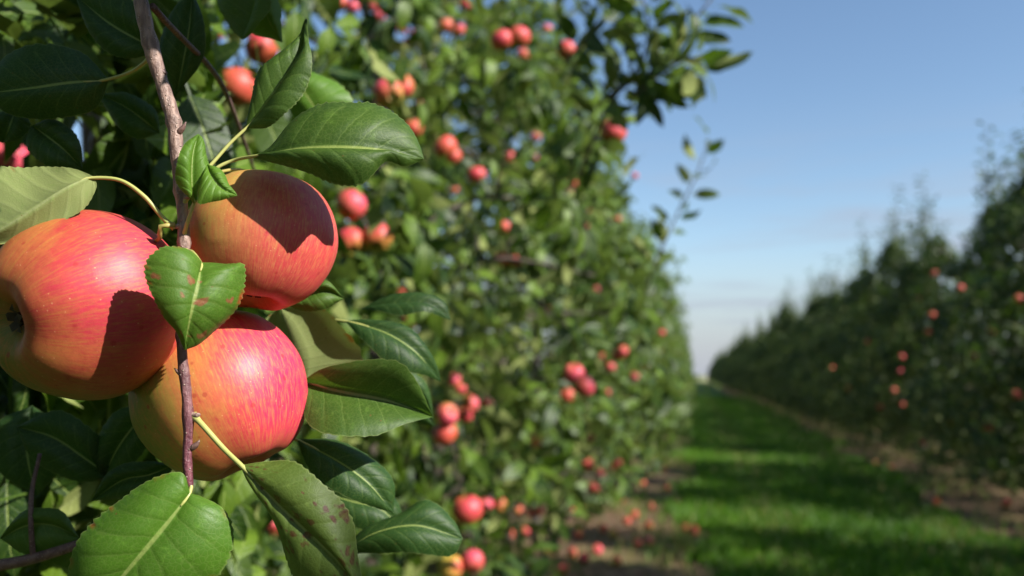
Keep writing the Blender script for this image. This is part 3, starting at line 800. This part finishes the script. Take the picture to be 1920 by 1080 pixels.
LEFT_X = -1.08
LEFT_INFO = [
 (.25, 'apple tree whose shaded leaves fill the left edge of the picture', 300),
 (1.45, 'apple tree close behind the three big apples, its leaves partly in sun', 300),
 (2.65, 'apple tree whose leafy shoots stick out at the top against the blue sky', 300),
 (3.85, 'sunlit apple tree with a thin sprig standing out to the right against the sky', 300),
 (5.05, 'sunlit apple tree just beyond the one with the thin sprig', 160),
 (6.25, None, 60), (7.45, None, 40)]
GROUP_L = 'apple trees of the sunlit left row'
LAB_L = 'apple tree further along the sunlit left row, small and blurred'
tree_roots = {}

def add_leaf_objects(root, base, pos, M, L, vi, tone, sel, mat):
    for i in sel:
        o = bpy.data.objects.new('leaf', leaf_mesh(int(vi[i]) % len(VAR_HI), int(tone[i] * 3.99), mat)); COL.objects.link(o)
        o.parent = root
        Mx = Matrix(M[i].tolist()).to_4x4() @ Matrix.Scale(float(L[i]), 4); Mx.translation = Vector(pos[i])
        o.matrix_local = Mx

def sprig_leaves(P, rng, step, size, flat=.0):
    """Leaves set alternately along a shoot P (n,3)."""
    n = len(P); idx = np.arange(1, n, step); T = unit(np.gradient(P, axis=0))
    S, D, N = [], [], []
    for k, i in enumerate(idx):
        a = 2.4 * k + rng.uniform(-.4, .4); t_ = T[i]; u_ = unit(np.cross(t_, [.3, .5, .8])); v_ = np.cross(t_, u_)
        rad = math.cos(a) * u_ + math.sin(a) * v_
        S.append(P[i]); D.append(unit(rad * .9 + t_ * .55 + np.array([0, 0, -.05]))); N.append(t_ * .35 + np.array([0, 0, .25]) + rng.normal(0, .6, 3))
    S, D, N = map(np.array, (S, D, N))
    return S, frames(D, N), np.clip(rng.normal(size, .010, len(S)), .03, .12)

for ti, (ty, lab, n_obj) in enumerate(LEFT_INFO):
    rg = np.random.default_rng(100 + ti)
    base = np.array([LEFT_X + rg.normal(0, .03), ty, 0])
    top = 3.35 + rg.uniform(-.15, .2)
    root = put('apple_tree', None, None, base); tree_roots[ti] = root
    tag(root, lab or LAB_L, 'tree', GROUP_L)
    S, O = crown_spurs(1050 if ti < 4 else 850, rg, top)
    trunk, br = limbs(rg, top, S, 16)
    put('trunk', quads_mesh('trunk', *trunk, M_BARK), root, base)
    pos, M, L = spur_leaves(S, O, rg, 6, 11, .104)
    if ti < 2:                          # an inner curtain of leaves so that no empty space shows behind the branch
        n = 260; sx_ = rg.uniform(-20, 800, n); sy_ = rg.uniform(-60, 1140, n); sz_ = np.maximum(zmin(sx_) + .04, .62) + rg.random(n) ** 1.5 * .9
        S2 = np.array([pt(a_, b_, c_) for a_, b_, c_ in zip(sx_, sy_, sz_)]) - base
        O2 = unit(np.array([.6, -.5, .1]) + rg.normal(0, .5, (n, 3)))
        p2, M2, L2 = spur_leaves(S2, O2, rg, 4, 9, .072)
        pos, M, L = np.vstack([pos, p2]), np.concatenate([M, M2]), np.r_[L, L2]
    if ti == 0:                         # unseen bough added above the frame to shade the twig top and upper-left leaves
        n = 220; tg = np.array([pt(a_, b_, c_) for a_, b_, c_ in zip(np.r_[rg.uniform(-80, 340, 150), rg.uniform(255, 320, 70)], rg.uniform(-80, 200, n), np.r_[rg.uniform(.40, .50, 150), np.full(70, .40)])])
        S2 = tg + SUNV * rg.uniform(.22, .42, n)[:, None] - base
        p2, M2, L2 = spur_leaves(S2, unit(rg.normal(size=(n, 3))), rg, 1, 3, .075)
        px, py, Z = proj(p2 + base); o_ = (py < -70) | (Z < 0)
        bough = catmull([np.array([0, 0, 1.75]), np.array([.30, -.05, 2.02]), np.array([.70, .02, 1.86]), S2[:150].mean(0)], 16)
        br.append(tube_arr(bough, np.linspace(.016, .005, 16), 8))
        pos, M, L = np.vstack([pos, p2[o_]]), np.concatenate([M, M2[o_]]), np.r_[L, L2[o_]]
    Cw = pos + M[:, :, 1] * (L * .75)[:, None] + base
    ok = keep_leaves(Cw, L) & keep_leaves(pos + M[:, :, 1] * (L * 1.25)[:, None] + base, L * .5)
    pos, M, L = pos[ok], M[ok], L[ok]
    # shoots that reach out against the sky
    shoots = []
    if ti == 2:
        for pts in ([(1085, 330, 2.3), (1150, 185, 2.15), (1240, 120, 2.05), (1300, 40, 2.0), (1345, -15, 2.0)], [(1120, 200, 2.2), (1200, 120, 2.1), (1215, 40, 2.05), (1190, -40, 2.05)],
                    [(1190, 180, 2.1), (1250, 130, 2.0), (1290, 110, 1.95), (1320, 130, 1.93)], [(1060, 120, 2.3), (1110, 60, 2.2), (1150, 0, 2.15), (1160, -60, 2.15)]):
            shoots.append((catmull([pt(*q) for q in pts], 34), .115, 1))
    if ti == 3:
        shoots.append((catmull([pt(1190, 600, 3.6), pt(1235, 480, 3.4), pt(1275, 390, 3.35), pt(1305, 330, 3.3), pt(1330, 262, 3.3)], 26), .125, 1))
    if ti > 1:
        for k in range(3):
            b0 = base + np.array([rg.uniform(-.2, .2), rg.uniform(-.3, .3), top - .5]); shoots.append((catmull([b0, b0 + [.05, 0, .4], b0 + rg.normal(0, .06, 3) + [0, 0, .8]], 20), .05, 1))
    sh_tubes = []
    for Q, sz, st in shoots:
        p3, M3_, L3 = sprig_leaves(Q, rg, st, sz / 1.3)
        pos, M, L = np.vstack([pos, p3 - base]), np.concatenate([M, M3_]), np.r_[L, L3]
        sh_tubes.append(tube_arr(Q - base, np.linspace(.006, .0018, len(Q)), 6))
    # limbs that would cut across the picture in front of the branch are left out
    for b in br:
        px, py, Z = proj(b[0] + base)
        near = (Z > 0) & (Z < zmin(px) - .02) & (px > -80) & (px < 2000) & (py > -80) & (py < 1160)
        sky_ = (Z > 0) & (px > poly(py, [-200, 0, 200, 300, 420, 640, 860, 1000], [1040, 1075, 1165, 1185, 1235, 1290, 1270, 1080]))
        if near.any() or sky_.any() or np.linalg.norm(b[0] + base - CAM, axis=1).min() < .2: continue
        put('branch', quads_mesh('branch', *b, M_BARK), root, base)
    for s_ in sh_tubes: put('shoot', quads_mesh('shoot', *s_, M_BARK), root, base)
    n = len(pos); vi = rg.integers(0, 40, n); tone = rg.beta(.65, .85, n)
    px, py, Z = proj(pos + base); sc = np.where((Z > .2) & (px > -30) & (px < 1950) & (py > -30) & (py < 1110), L / Z, 0)
    # the front ones are seen, the ones behind them are not: score by size and by how far out they sit
    outer = np.abs(pos[:, 0]) / half_x(pos[:, 2], top) if ti > 1 else 1.0
    order = np.argsort(-(sc * (.4 + np.clip(outer, 0, 1)))); sel = order[:n_obj]; sel = sel[sc[sel] > 0]
    add_leaf_objects(root, base, pos, M, L, vi, tone, sel, M_LEAF_FAR)
    rest = np.setdiff1d(np.arange(n), sel)
    Vv, Ff, Uu, Tt = leaf_cloud(pos[rest], M[rest], L[rest], vi[rest], VAR_LO, tone[rest])
    f = put('foliage', mesh_np('foliage', Vv, Ff, M_LEAF_FAR, uv=Uu, tone=Tt), root, base); f['kind'] = 'stuff'

# leaves in and just out of focus around the branch: they belong to the two nearest trees
T0, T1 = tree_roots[0], tree_roots[1]
HT = lambda *a, **k: hero_leaf(T1, *a, **{**dict(nu=6, nv=40), **k})
HT([(565, 716, .452), (640, 734, .446), (730, 752, .446), (812, 782, .450)], [(565, 716), (610, 690), (680, 674), (745, 676), (785, 720), (812, 782)], [(565, 716), (575, 790), (630, 818), (700, 818), (760, 795), (812, 782)],
   M_LEAF, dz=(-.012, -.024), bulge=.004, pet=[(520, 745, .47), (545, 730, .46)], seed=20, tone=.55, label='half shaded leaf right of the lowest apple')
HT([(575, 718, .50), (560, 670, .498), (545, 625, .50), (525, 575, .505)], [(575, 718), (530, 690), (505, 640), (500, 600), (525, 575)], [(575, 718), (640, 705), (678, 668), (640, 610), (600, 575), (525, 575)],
   M_LEAF_PALE, up=False, dz=(.01, -.006), seed=21, tone=.6, pet=[(590, 760, .5), (582, 740, .5)], label='pale leaf underside with torn brown edge behind the lowest apple')
HT([(648, 602, .52), (720, 622, .515), (780, 660, .515), (826, 716, .525)], [(648, 602), (700, 600), (770, 618), (808, 660), (826, 716)], [(648, 602), (690, 650), (745, 690), (800, 706), (826, 716)], M_LEAF_DEEP, dz=(.01, -.01), seed=22, tone=.3, pet=[(600, 600, .53), (625, 600, .525)])
HT([(676, 580, .56), (740, 572, .555), (800, 572, .555), (845, 600, .56)], [(676, 580), (720, 562), (790, 548), (830, 565), (845, 600)], [(676, 580), (730, 588), (800, 588), (845, 600)], M_LEAF_DEEP, dz=(.01, -.01), seed=23, tone=.2)
HT([(556, 824, .46), (630, 862, .455), (690, 905, .455), (738, 962, .46)], [(556, 824), (620, 826), (690, 850), (735, 900), (738, 962)], [(556, 824), (580, 880), (640, 930), (700, 950), (738, 962)], M_LEAF_DEEP, dz=(.012, -.008), seed=24, tone=.55, pet=[(530, 815, .46), (545, 820, .46)])
HT([(640, 1040, .50), (700, 1000, .495), (780, 985, .495), (868, 1010, .50)], [(640, 1040), (690, 990), (750, 960), (800, 938), (850, 975), (868, 1010)], [(640, 1040), (720, 1035), (800, 1040), (850, 1040), (868, 1010)], M_LEAF_DEEP, dz=(.012, -.004), seed=25, tone=.7)
HT([(610, 925, .53), (660, 940, .525), (715, 955, .525), (760, 1000, .53)], [(610, 925), (650, 900), (710, 910), (750, 950), (760, 1000)], [(610, 925), (640, 975), (700, 1000), (760, 1000)], M_LEAF_DEEP, dz=(.012, -.004), seed=26, tone=.5)
HT([(600, 215, .60), (575, 180, .60), (562, 155, .60), (552, 128, .61)], [(600, 215), (560, 230), (540, 190), (552, 128)], [(600, 215), (660, 195), (640, 160), (600, 140), (552, 128)], M_LEAF_BRIGHT, dz=(.01, .01), seed=27, tone=.6)
HT([(455, 75, .50), (470, 40, .50), (480, 0, .50), (485, -60, .505)], [(455, 75), (425, 45), (415, -10), (485, -60)], [(455, 75), (490, 45), (505, 0), (485, -60)], M_LEAF, dz=(.012, -.012), seed=28, tone=.7)
HT([(530, 80, .52), (505, 40, .515), (495, 0, .515), (495, -50, .52)], [(530, 80), (470, 60), (462, 20), (495, -50)], [(530, 80), (528, 40), (520, 0), (495, -50)], M_LEAF_BRIGHT, dz=(.01, .004), seed=29, tone=.95)
HT([(700, 700, .60), (760, 720, .595), (800, 760, .60), (815, 800, .6)], [(700, 700), (750, 690), (800, 720), (815, 800)], [(700, 700), (740, 750), (780, 790), (815, 800)], M_LEAF_DEEP, seed=30, tone=.8)
HT([(520, 560, .47), (570, 555, .47), (610, 545, .47), (645, 560, .475)], [(520, 560), (560, 530), (610, 525), (645, 560)], [(520, 560), (560, 582), (610, 580), (645, 560)], M_LEAF, seed=31, tone=.8)
H0 = lambda *a, **k: hero_leaf(T0, *a, **{**dict(nu=6, nv=40), **k})
H0([(205, 150, .44), (130, 155, .435), (60, 165, .435), (-30, 175, .44)], [(205, 150), (150, 95), (70, 85), (0, 110), (-30, 175)], [(205, 150), (175, 208), (100, 222), (20, 215), (-30, 175)], M_LEAF_DEEP, dz=(.01, .01), seed=40, tone=.3, pet=[(280, 110, .41), (245, 135, .43)], label='broad leaf in deep shade at the upper left')
H0([(300, 95, .47), (250, 70, .465), (200, 40, .465), (140, -10, .47)], [(300, 95), (275, 30), (215, -20), (140, -10)], [(300, 95), (240, 110), (180, 80), (140, -10)], M_LEAF_DEEP, seed=41, tone=.2)
H0([(330, 180, .48), (345, 110, .475), (355, 50, .475), (360, -20, .48)], [(330, 180), (300, 110), (310, 40), (360, -20)], [(330, 180), (375, 120), (385, 50), (360, -20)], M_LEAF_DEEP, seed=42, tone=.25)
H0([(60, 235, .46), (95, 260, .455), (125, 285, .455), (155, 318, .46)], [(60, 235), (105, 225), (148, 262), (155, 318)], [(60, 235), (50, 280), (100, 315), (155, 318)], M_LEAF_DEEP, seed=43, tone=.3)
H0([(30, 205, .47), (22, 225, .465), (15, 245, .465), (5, 268, .47)], [(30, 205), (55, 225), (45, 255), (5, 268)], [(30, 205), (-10, 215), (-25, 245), (5, 268)], M_LEAF_DEEP, seed=44, tone=.3)
H0([(300, 250, .50), (270, 225, .495), (235, 200, .495), (185, 175, .50)], [(300, 250), (290, 205), (240, 175), (185, 175)], [(300, 250), (255, 260), (210, 225), (185, 175)], M_LEAF_DEEP, seed=45, tone=.6)
H0([(0, 1010, .48), (50, 985, .475), (100, 985, .475), (150, 1010, .48)], [(0, 1010), (40, 960), (110, 955), (150, 1010)], [(0, 1010), (40, 1035), (100, 1035), (150, 1010)], M_LEAF, seed=46, tone=.8)
H0([(215, 900, .50), (160, 860, .495), (100, 820, .495), (30, 800, .50)], [(215, 900), (190, 820), (110, 770), (30, 800)], [(215, 900), (140, 900), (70, 870), (30, 800)], M_LEAF_DEEP, seed=47, tone=.2)
H0([(60, 760, .52), (50, 820, .515), (55, 880, .515), (70, 930, .52)], [(60, 760), (110, 800), (115, 870), (70, 930)], [(60, 760), (-10, 800), (0, 880), (70, 930)], M_LEAF_DEEP, seed=48, tone=.15)
H0([(290, 760, .50), (250, 800, .495), (215, 850, .495), (190, 910, .50)], [(290, 760), (220, 770), (180, 830), (190, 910)], [(290, 760), (290, 810), (250, 870), (190, 910)], M_LEAF_DEEP, seed=49, tone=.2)
H0([(330, 870, .47), (280, 890, .465), (230, 900, .465), (170, 940, .47)], [(330, 870), (270, 865), (210, 880), (170, 940)], [(330, 870), (290, 925), (230, 935), (170, 940)], M_LEAF_DEEP, seed=50, tone=.4)
for P_, r_, pr_ in (([(-30, 1065, .47), (60, 1048, .47), (150, 1020, .47), (260, 985, .48)], .0032, T0), ([(62, 1045, .47), (58, 980, .47), (60, 920, .475), (75, 850, .48)], .0016, T0),
                    ([(286, 12, .405), (318, 48, .43), (355, 85, .46), (395, 128, .50), (430, 190, .56), (480, 330, .75)], .0017, T0), ([(650, 1035, .52), (720, 1000, .52), (740, 994, .525), (790, 984, .53)], .0022, T1)):
    Q = catmull([pt(*q) for q in P_], 20); v_, f_ = tube_arr(Q, np.linspace(r_, r_ * .7, 20), 8)
    put('shoot', quads_mesh('shoot', v_ - Q[0], f_, M_BARK_TWIG), pr_, Q[0])

# ------------------------------------------------------------------ far trees: four crowns, copied with their trunks
def far_tree(seed, top, hy, hx, mat, n_spur, size, leaders, bot=.38):
    rg = np.random.default_rng(seed)
    S, O = crown_spurs(n_spur, rg, top, bot, hy, hx, .46)
    trunk, br = limbs(rg, top, S, 10, .042)
    pos, M, L = spur_leaves(S, O, rg, 5, 9, size)
    tubes = list(br)
    for k in range(leaders):
        b0 = np.array([rg.uniform(-.12, .12), rg.uniform(-.28, .28), top - .45]); hgt = rg.uniform(.6, 1.0) if k else rg.uniform(1.1, 1.45)
        Q = catmull([b0, b0 + [rg.normal(0, .03), rg.normal(0, .03), hgt * .5], b0 + [rg.normal(0, .05), rg.normal(0, .05), hgt]], 40)
        p3, M3_, L3 = sprig_leaves(Q, rg, 1, size * .95); pos, M, L = np.vstack([pos, p3]), np.concatenate([M, M3_]), np.r_[L, L3]
        tubes.append(tube_arr(Q, np.linspace(.008, .003, 40), 5))
    tone = rg.beta(.65, .85, len(pos))
    Vv, Ff, Uu, Tt = leaf_cloud(pos, M, L, rg.integers(0, 16, len(pos)), VAR_XLO, tone)
    return quads_mesh('trunk', *trunk, M_BARK), quads_mesh('branch', *join(tubes), M_BARK), mesh_np('crown', Vv, Ff, mat, uv=Uu, tone=Tt)

def right_hx(z, top): return (np.where(z < 1.5, .93, .95 - .34 * (z - 1.5))) * np.clip((top - z) / .5, .15, 1)
FAR_L = [far_tree(300 + i, 3.3 + .1 * i, .72, half_x, M_LEAF_FAR, 900, .105, 2) for i in range(3)]
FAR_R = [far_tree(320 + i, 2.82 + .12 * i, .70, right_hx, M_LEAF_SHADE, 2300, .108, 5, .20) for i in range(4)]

def place_tree(kit, x, y, label, group, rot, sc):
    root = put('apple_tree', None, None, (x, y, 0)); tag(root, label, 'tree', group)
    root.rotation_euler = (0, 0, rot); root.scale = (sc[0], sc[0], sc[1])
    for nm, me in zip(('trunk', 'branch', 'crown'), kit):
        o = bpy.data.objects.new(nm, me); COL.objects.link(o); o.parent = root
        if nm != 'trunk': o['kind'] = 'stuff'
    return root
rg = np.random.default_rng(77)
y = 8.65; i = 0
while y < 150:
    k = 1.0 if y < 70 else 1.6
    r_ = place_tree(FAR_L[i % 3], LEFT_X + rg.normal(0, .05), y, LAB_L, GROUP_L, rg.normal(0, .12), (rg.uniform(.95, 1.04), rg.uniform(.93, 1.06)))
    r_.scale.y *= k; y += 1.2 * k; i += 1
for y in (-.95, -2.15):
    place_tree(FAR_L[1], LEFT_X - .35, y, LAB_L, GROUP_L, .1, (.9, 1))
GROUP_R = 'apple trees of the shaded right row'
LAB_R = 'dark shaded apple tree in the right row, receding towards the far end'
y = -6.2; i = 0
while y < 150:
    k = 1.0 if y < 70 else 1.6
    sc = (rg.uniform(.94, 1.10), rg.uniform(.92, 1.12))
    if abs(y - 11.4) < .63: sc = (.78, .46)            # two lower trees let the sun across the grass
    elif abs(y - 6.4) < .63: sc = (.6, .30)
    elif abs(y - 8.9) < .63: sc = (1.02, .96)
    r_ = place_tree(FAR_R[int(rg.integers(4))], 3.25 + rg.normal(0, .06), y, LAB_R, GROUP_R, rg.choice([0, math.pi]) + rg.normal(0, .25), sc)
    if abs(y - 8.9) < .63: r_['label'] = 'tall dark apple tree at the right edge of the picture'
    elif abs(y - 11.4) < .63: r_['label'] = 'low apple tree making a notch in the skyline of the right row'
    elif abs(y - 10.15) < .63: r_['label'] = 'dark apple tree between the tall one at the right edge and the low one'
    elif abs(y - 12.65) < .63: r_['label'] = 'first full-height dark apple tree beyond the low one in the right row'
    r_.scale.y *= k; y += (1.25 + rg.normal(0, .06)) * k; i += 1

# ------------------------------------------------------------------ the other apples
vk = {'r': ((.55, -.5, .35), dict(lo=-1.05, hi=.15, base=(.52, .34, .06), red=(.46, .010, .034), pink=(.58, .012, .075))),
      'p': ((.55, -.6, .30), dict(lo=-.95, hi=.25, base=(.55, .34, .08), red=(.56, .020, .070), pink=(.66, .035, .13))),
      'o': ((.40, -.5, .20), dict(lo=-.95, hi=.65, base=(.56, .28, .06), red=(.52, .045, .040), pink=(.58, .05, .06))),
      'y': ((.70, -.5, .10), dict(lo=-.15, hi=.75, base=(.60, .42, .07), red=(.56, .05, .04), pink=(.60, .05, .06)))}
KIT = {}
for k, (b_, kw) in vk.items():
    mat = apple_material('apple_skin_' + {'r': 'red', 'p': 'pink', 'o': 'orange', 'y': 'yellow'}[k], b_, vary=True, **kw)
    av, af = apple_arr(26, 24, .93, .02)
    st = tube_arr(catmull([(0, 0, .55), (.04, .02, .85), (.12, .05, 1.25)], 6), np.linspace(.035, .045, 6), 5)
    cv, cf = calyx_arr(.93)
    KIT[k] = (quads_mesh('apple', av, af, mat), quads_mesh('stalk', *st, M_STALK), quads_mesh('calyx', cv, cf, M_CAL))

SPECIAL = {(490, 90): 'crimson apple at the top, just left of the long leaf tip', (445, 163): 'orange-red apple behind a small leaf, left of the long rising leaf',
 (728, 176): 'pink apple in front of an orange one, above the big glossy leaf', (752, 160): 'orange apple half hidden behind a pink one, above the big glossy leaf',
 (834, 276): 'larger salmon-red apple of a touching pair, right of the big glossy leaf', (849, 292): 'smaller orange apple below its salmon-red neighbour, right of the big glossy leaf',
 (658, 384): 'pink and white apple hanging just above a strong red one, right of the cluster', (657, 455): 'strong red apple with bright highlight touching the right apple of the cluster',
 (893, 327): 'wide crimson apple in mid-tree between the glossy leaf and the sky', (940, 74): 'crimson apple in the upper crown near the top edge, left of a lone bright one', (1062, 94): 'single bright red apple nearest the sky at the top of the crown',
 (1150, 248): 'red apple capped by a pale leaf at the edge of the tree against the sky', (880, 757): 'long bright pink apple in mid-tree beside the half shaded leaf', (1095, 724): 'largest pink apple low on the right side of the sunlit row',
 (1063, 741): 'orange apple touching the largest pink apple low in the sunlit row', (835, 813): 'larger orange-red apple just right of and below the tip of the half shaded leaf', (1008, 825): 'red and yellow apple beside bright green leaves low in the tree',
 (876, 955): 'larger dark red apple near the bottom of the tree, right of the dark glossy leaves', (845, 1063): 'yellow and red apple cut by the bottom edge of the picture', (510, 985): 'dark red apple peeping out behind the brown-spotted leaf',
 (14, 290): 'red apple cut off by the left edge above the pale leaf', (945, 426): 'upper of two small orange apples in mid-tree', (940, 487): 'lower of two small orange apples in mid-tree', (770, 598): 'red apple behind dark thin leaves right of the cluster'}
def hang(c, r, k, rg, tilt=.5):
    me, st, ca = KIT[k]
    o = bpy.data.objects.new('apple', me); COL.objects.link(o); o.location = c
    o.scale = (r, r, r * rg.uniform(.93, 1.06)); o.rotation_euler = (rg.normal(0, tilt), rg.normal(0, tilt), rg.uniform(-.5, .5))
    for nm, mm in (('stalk', st), ('calyx', ca)):
        q = bpy.data.objects.new(nm, mm); COL.objects.link(q); q.parent = o
    return o
rg = np.random.default_rng(9)
WORD = {'r': 'red', 'p': 'pink', 'o': 'orange', 'y': 'yellow'}
for c, r, k, src, x, y, d, Z in apple_targets:
    o = hang(c, r, k, rg)
    if src == 'R': lab, gr = f'small blurred {WORD[k]} apple in the dark right row', 'apples of the right row'
    elif (x, y) in SPECIAL: lab, gr = SPECIAL[(x, y)], 'apples of the left row'
    elif y < 480: lab, gr = f'small blurred {WORD[k]} apple in the upper half of the left row', 'apples of the left row'
    else: lab, gr = f'small blurred {WORD[k]} apple in the lower half of the left row', 'apples of the left row'
    tag(o, lab, 'apple', gr)
# windfalls on the soil
FALLEN = [(1285, 990, 'r'), (1303, 994, 'o'), (1218, 1015, 'p'), (1195, 1017, 'r'), (1175, 976, 'o'), (1222, 950, 'p'), (1072, 1037, 'y'), (1070, 920, 'o'), (1130, 990, 'o'), (1085, 1000, 'r'), (1155, 1052, 'o'), (1030, 1030, 'y'),
          (1250, 915, 'r'), (1205, 905, 'o'), (1755, 938, 'o'), (1100, 955, 'r'), (1055, 1068, 'r'), (1245, 880, 'o'), (1165, 935, 'y'), (1640, 868, 'o'), (1010, 1000, 'o'), (1045, 985, 'r'), (1120, 1030, 'p'), (1095, 1045, 'r'), (1000, 1060, 'o'), (1190, 965, 'r'), (1140, 915, 'o'), (1060, 945, 'p'), (1215, 985, 'o'), (1270, 940, 'r'), (1150, 1000, 'y')]
for x, y, k in FALLEN:
    ray = pt(x, y, 1.0) - CAM; c = CAM + ray * ((.034 - 1.2) / ray[2])
    o = hang(c, .036, k, rg, 1.2); tag(o, {(1285, 990): 'bright red windfall apple at the edge of the grass', (1303, 994): 'orange windfall apple touching a bright red one at the grass edge'}.get((x, y), f'{WORD[k]} windfall apple lying on the soil below the trees'), 'apple', 'windfall apples on the soil')
# leaves shed on the soil
n = 4200; yy = 3.5 + 20 * rg.random(n) ** 1.5; xs = np.where(rg.random(n) < .6, -1.6 + 1.75 * rg.random(n), 2.3 + 1.6 * rg.random(n))
pos = np.stack([xs, yy, rg.uniform(.008, .02, n)], 1); a_ = rg.uniform(0, 6.28, n)
M = frames(np.stack([np.cos(a_), np.sin(a_), rg.normal(0, .12, n)], 1), np.array([0, 0, 1.]) + rg.normal(0, .25, (n, 3)))
Vv, Ff, Uu, Tt = leaf_cloud(pos, M, rg.uniform(.035, .07, n), rg.integers(0, 8, n), VAR_XLO, rg.random(n))
M_DRY = leaf_material('shed_leaf', dark=(.10, .055, .022), light=(.26, .17, .06), under=(.24, .18, .09), fine=False, rough=.7, trans=.1)
tag(put('fallen_leaves', mesh_np('fallen_leaves', Vv, Ff, M_DRY, uv=Uu, tone=Tt)), 'brown leaves shed on the soil under the trees', 'leaves', kind='stuff')
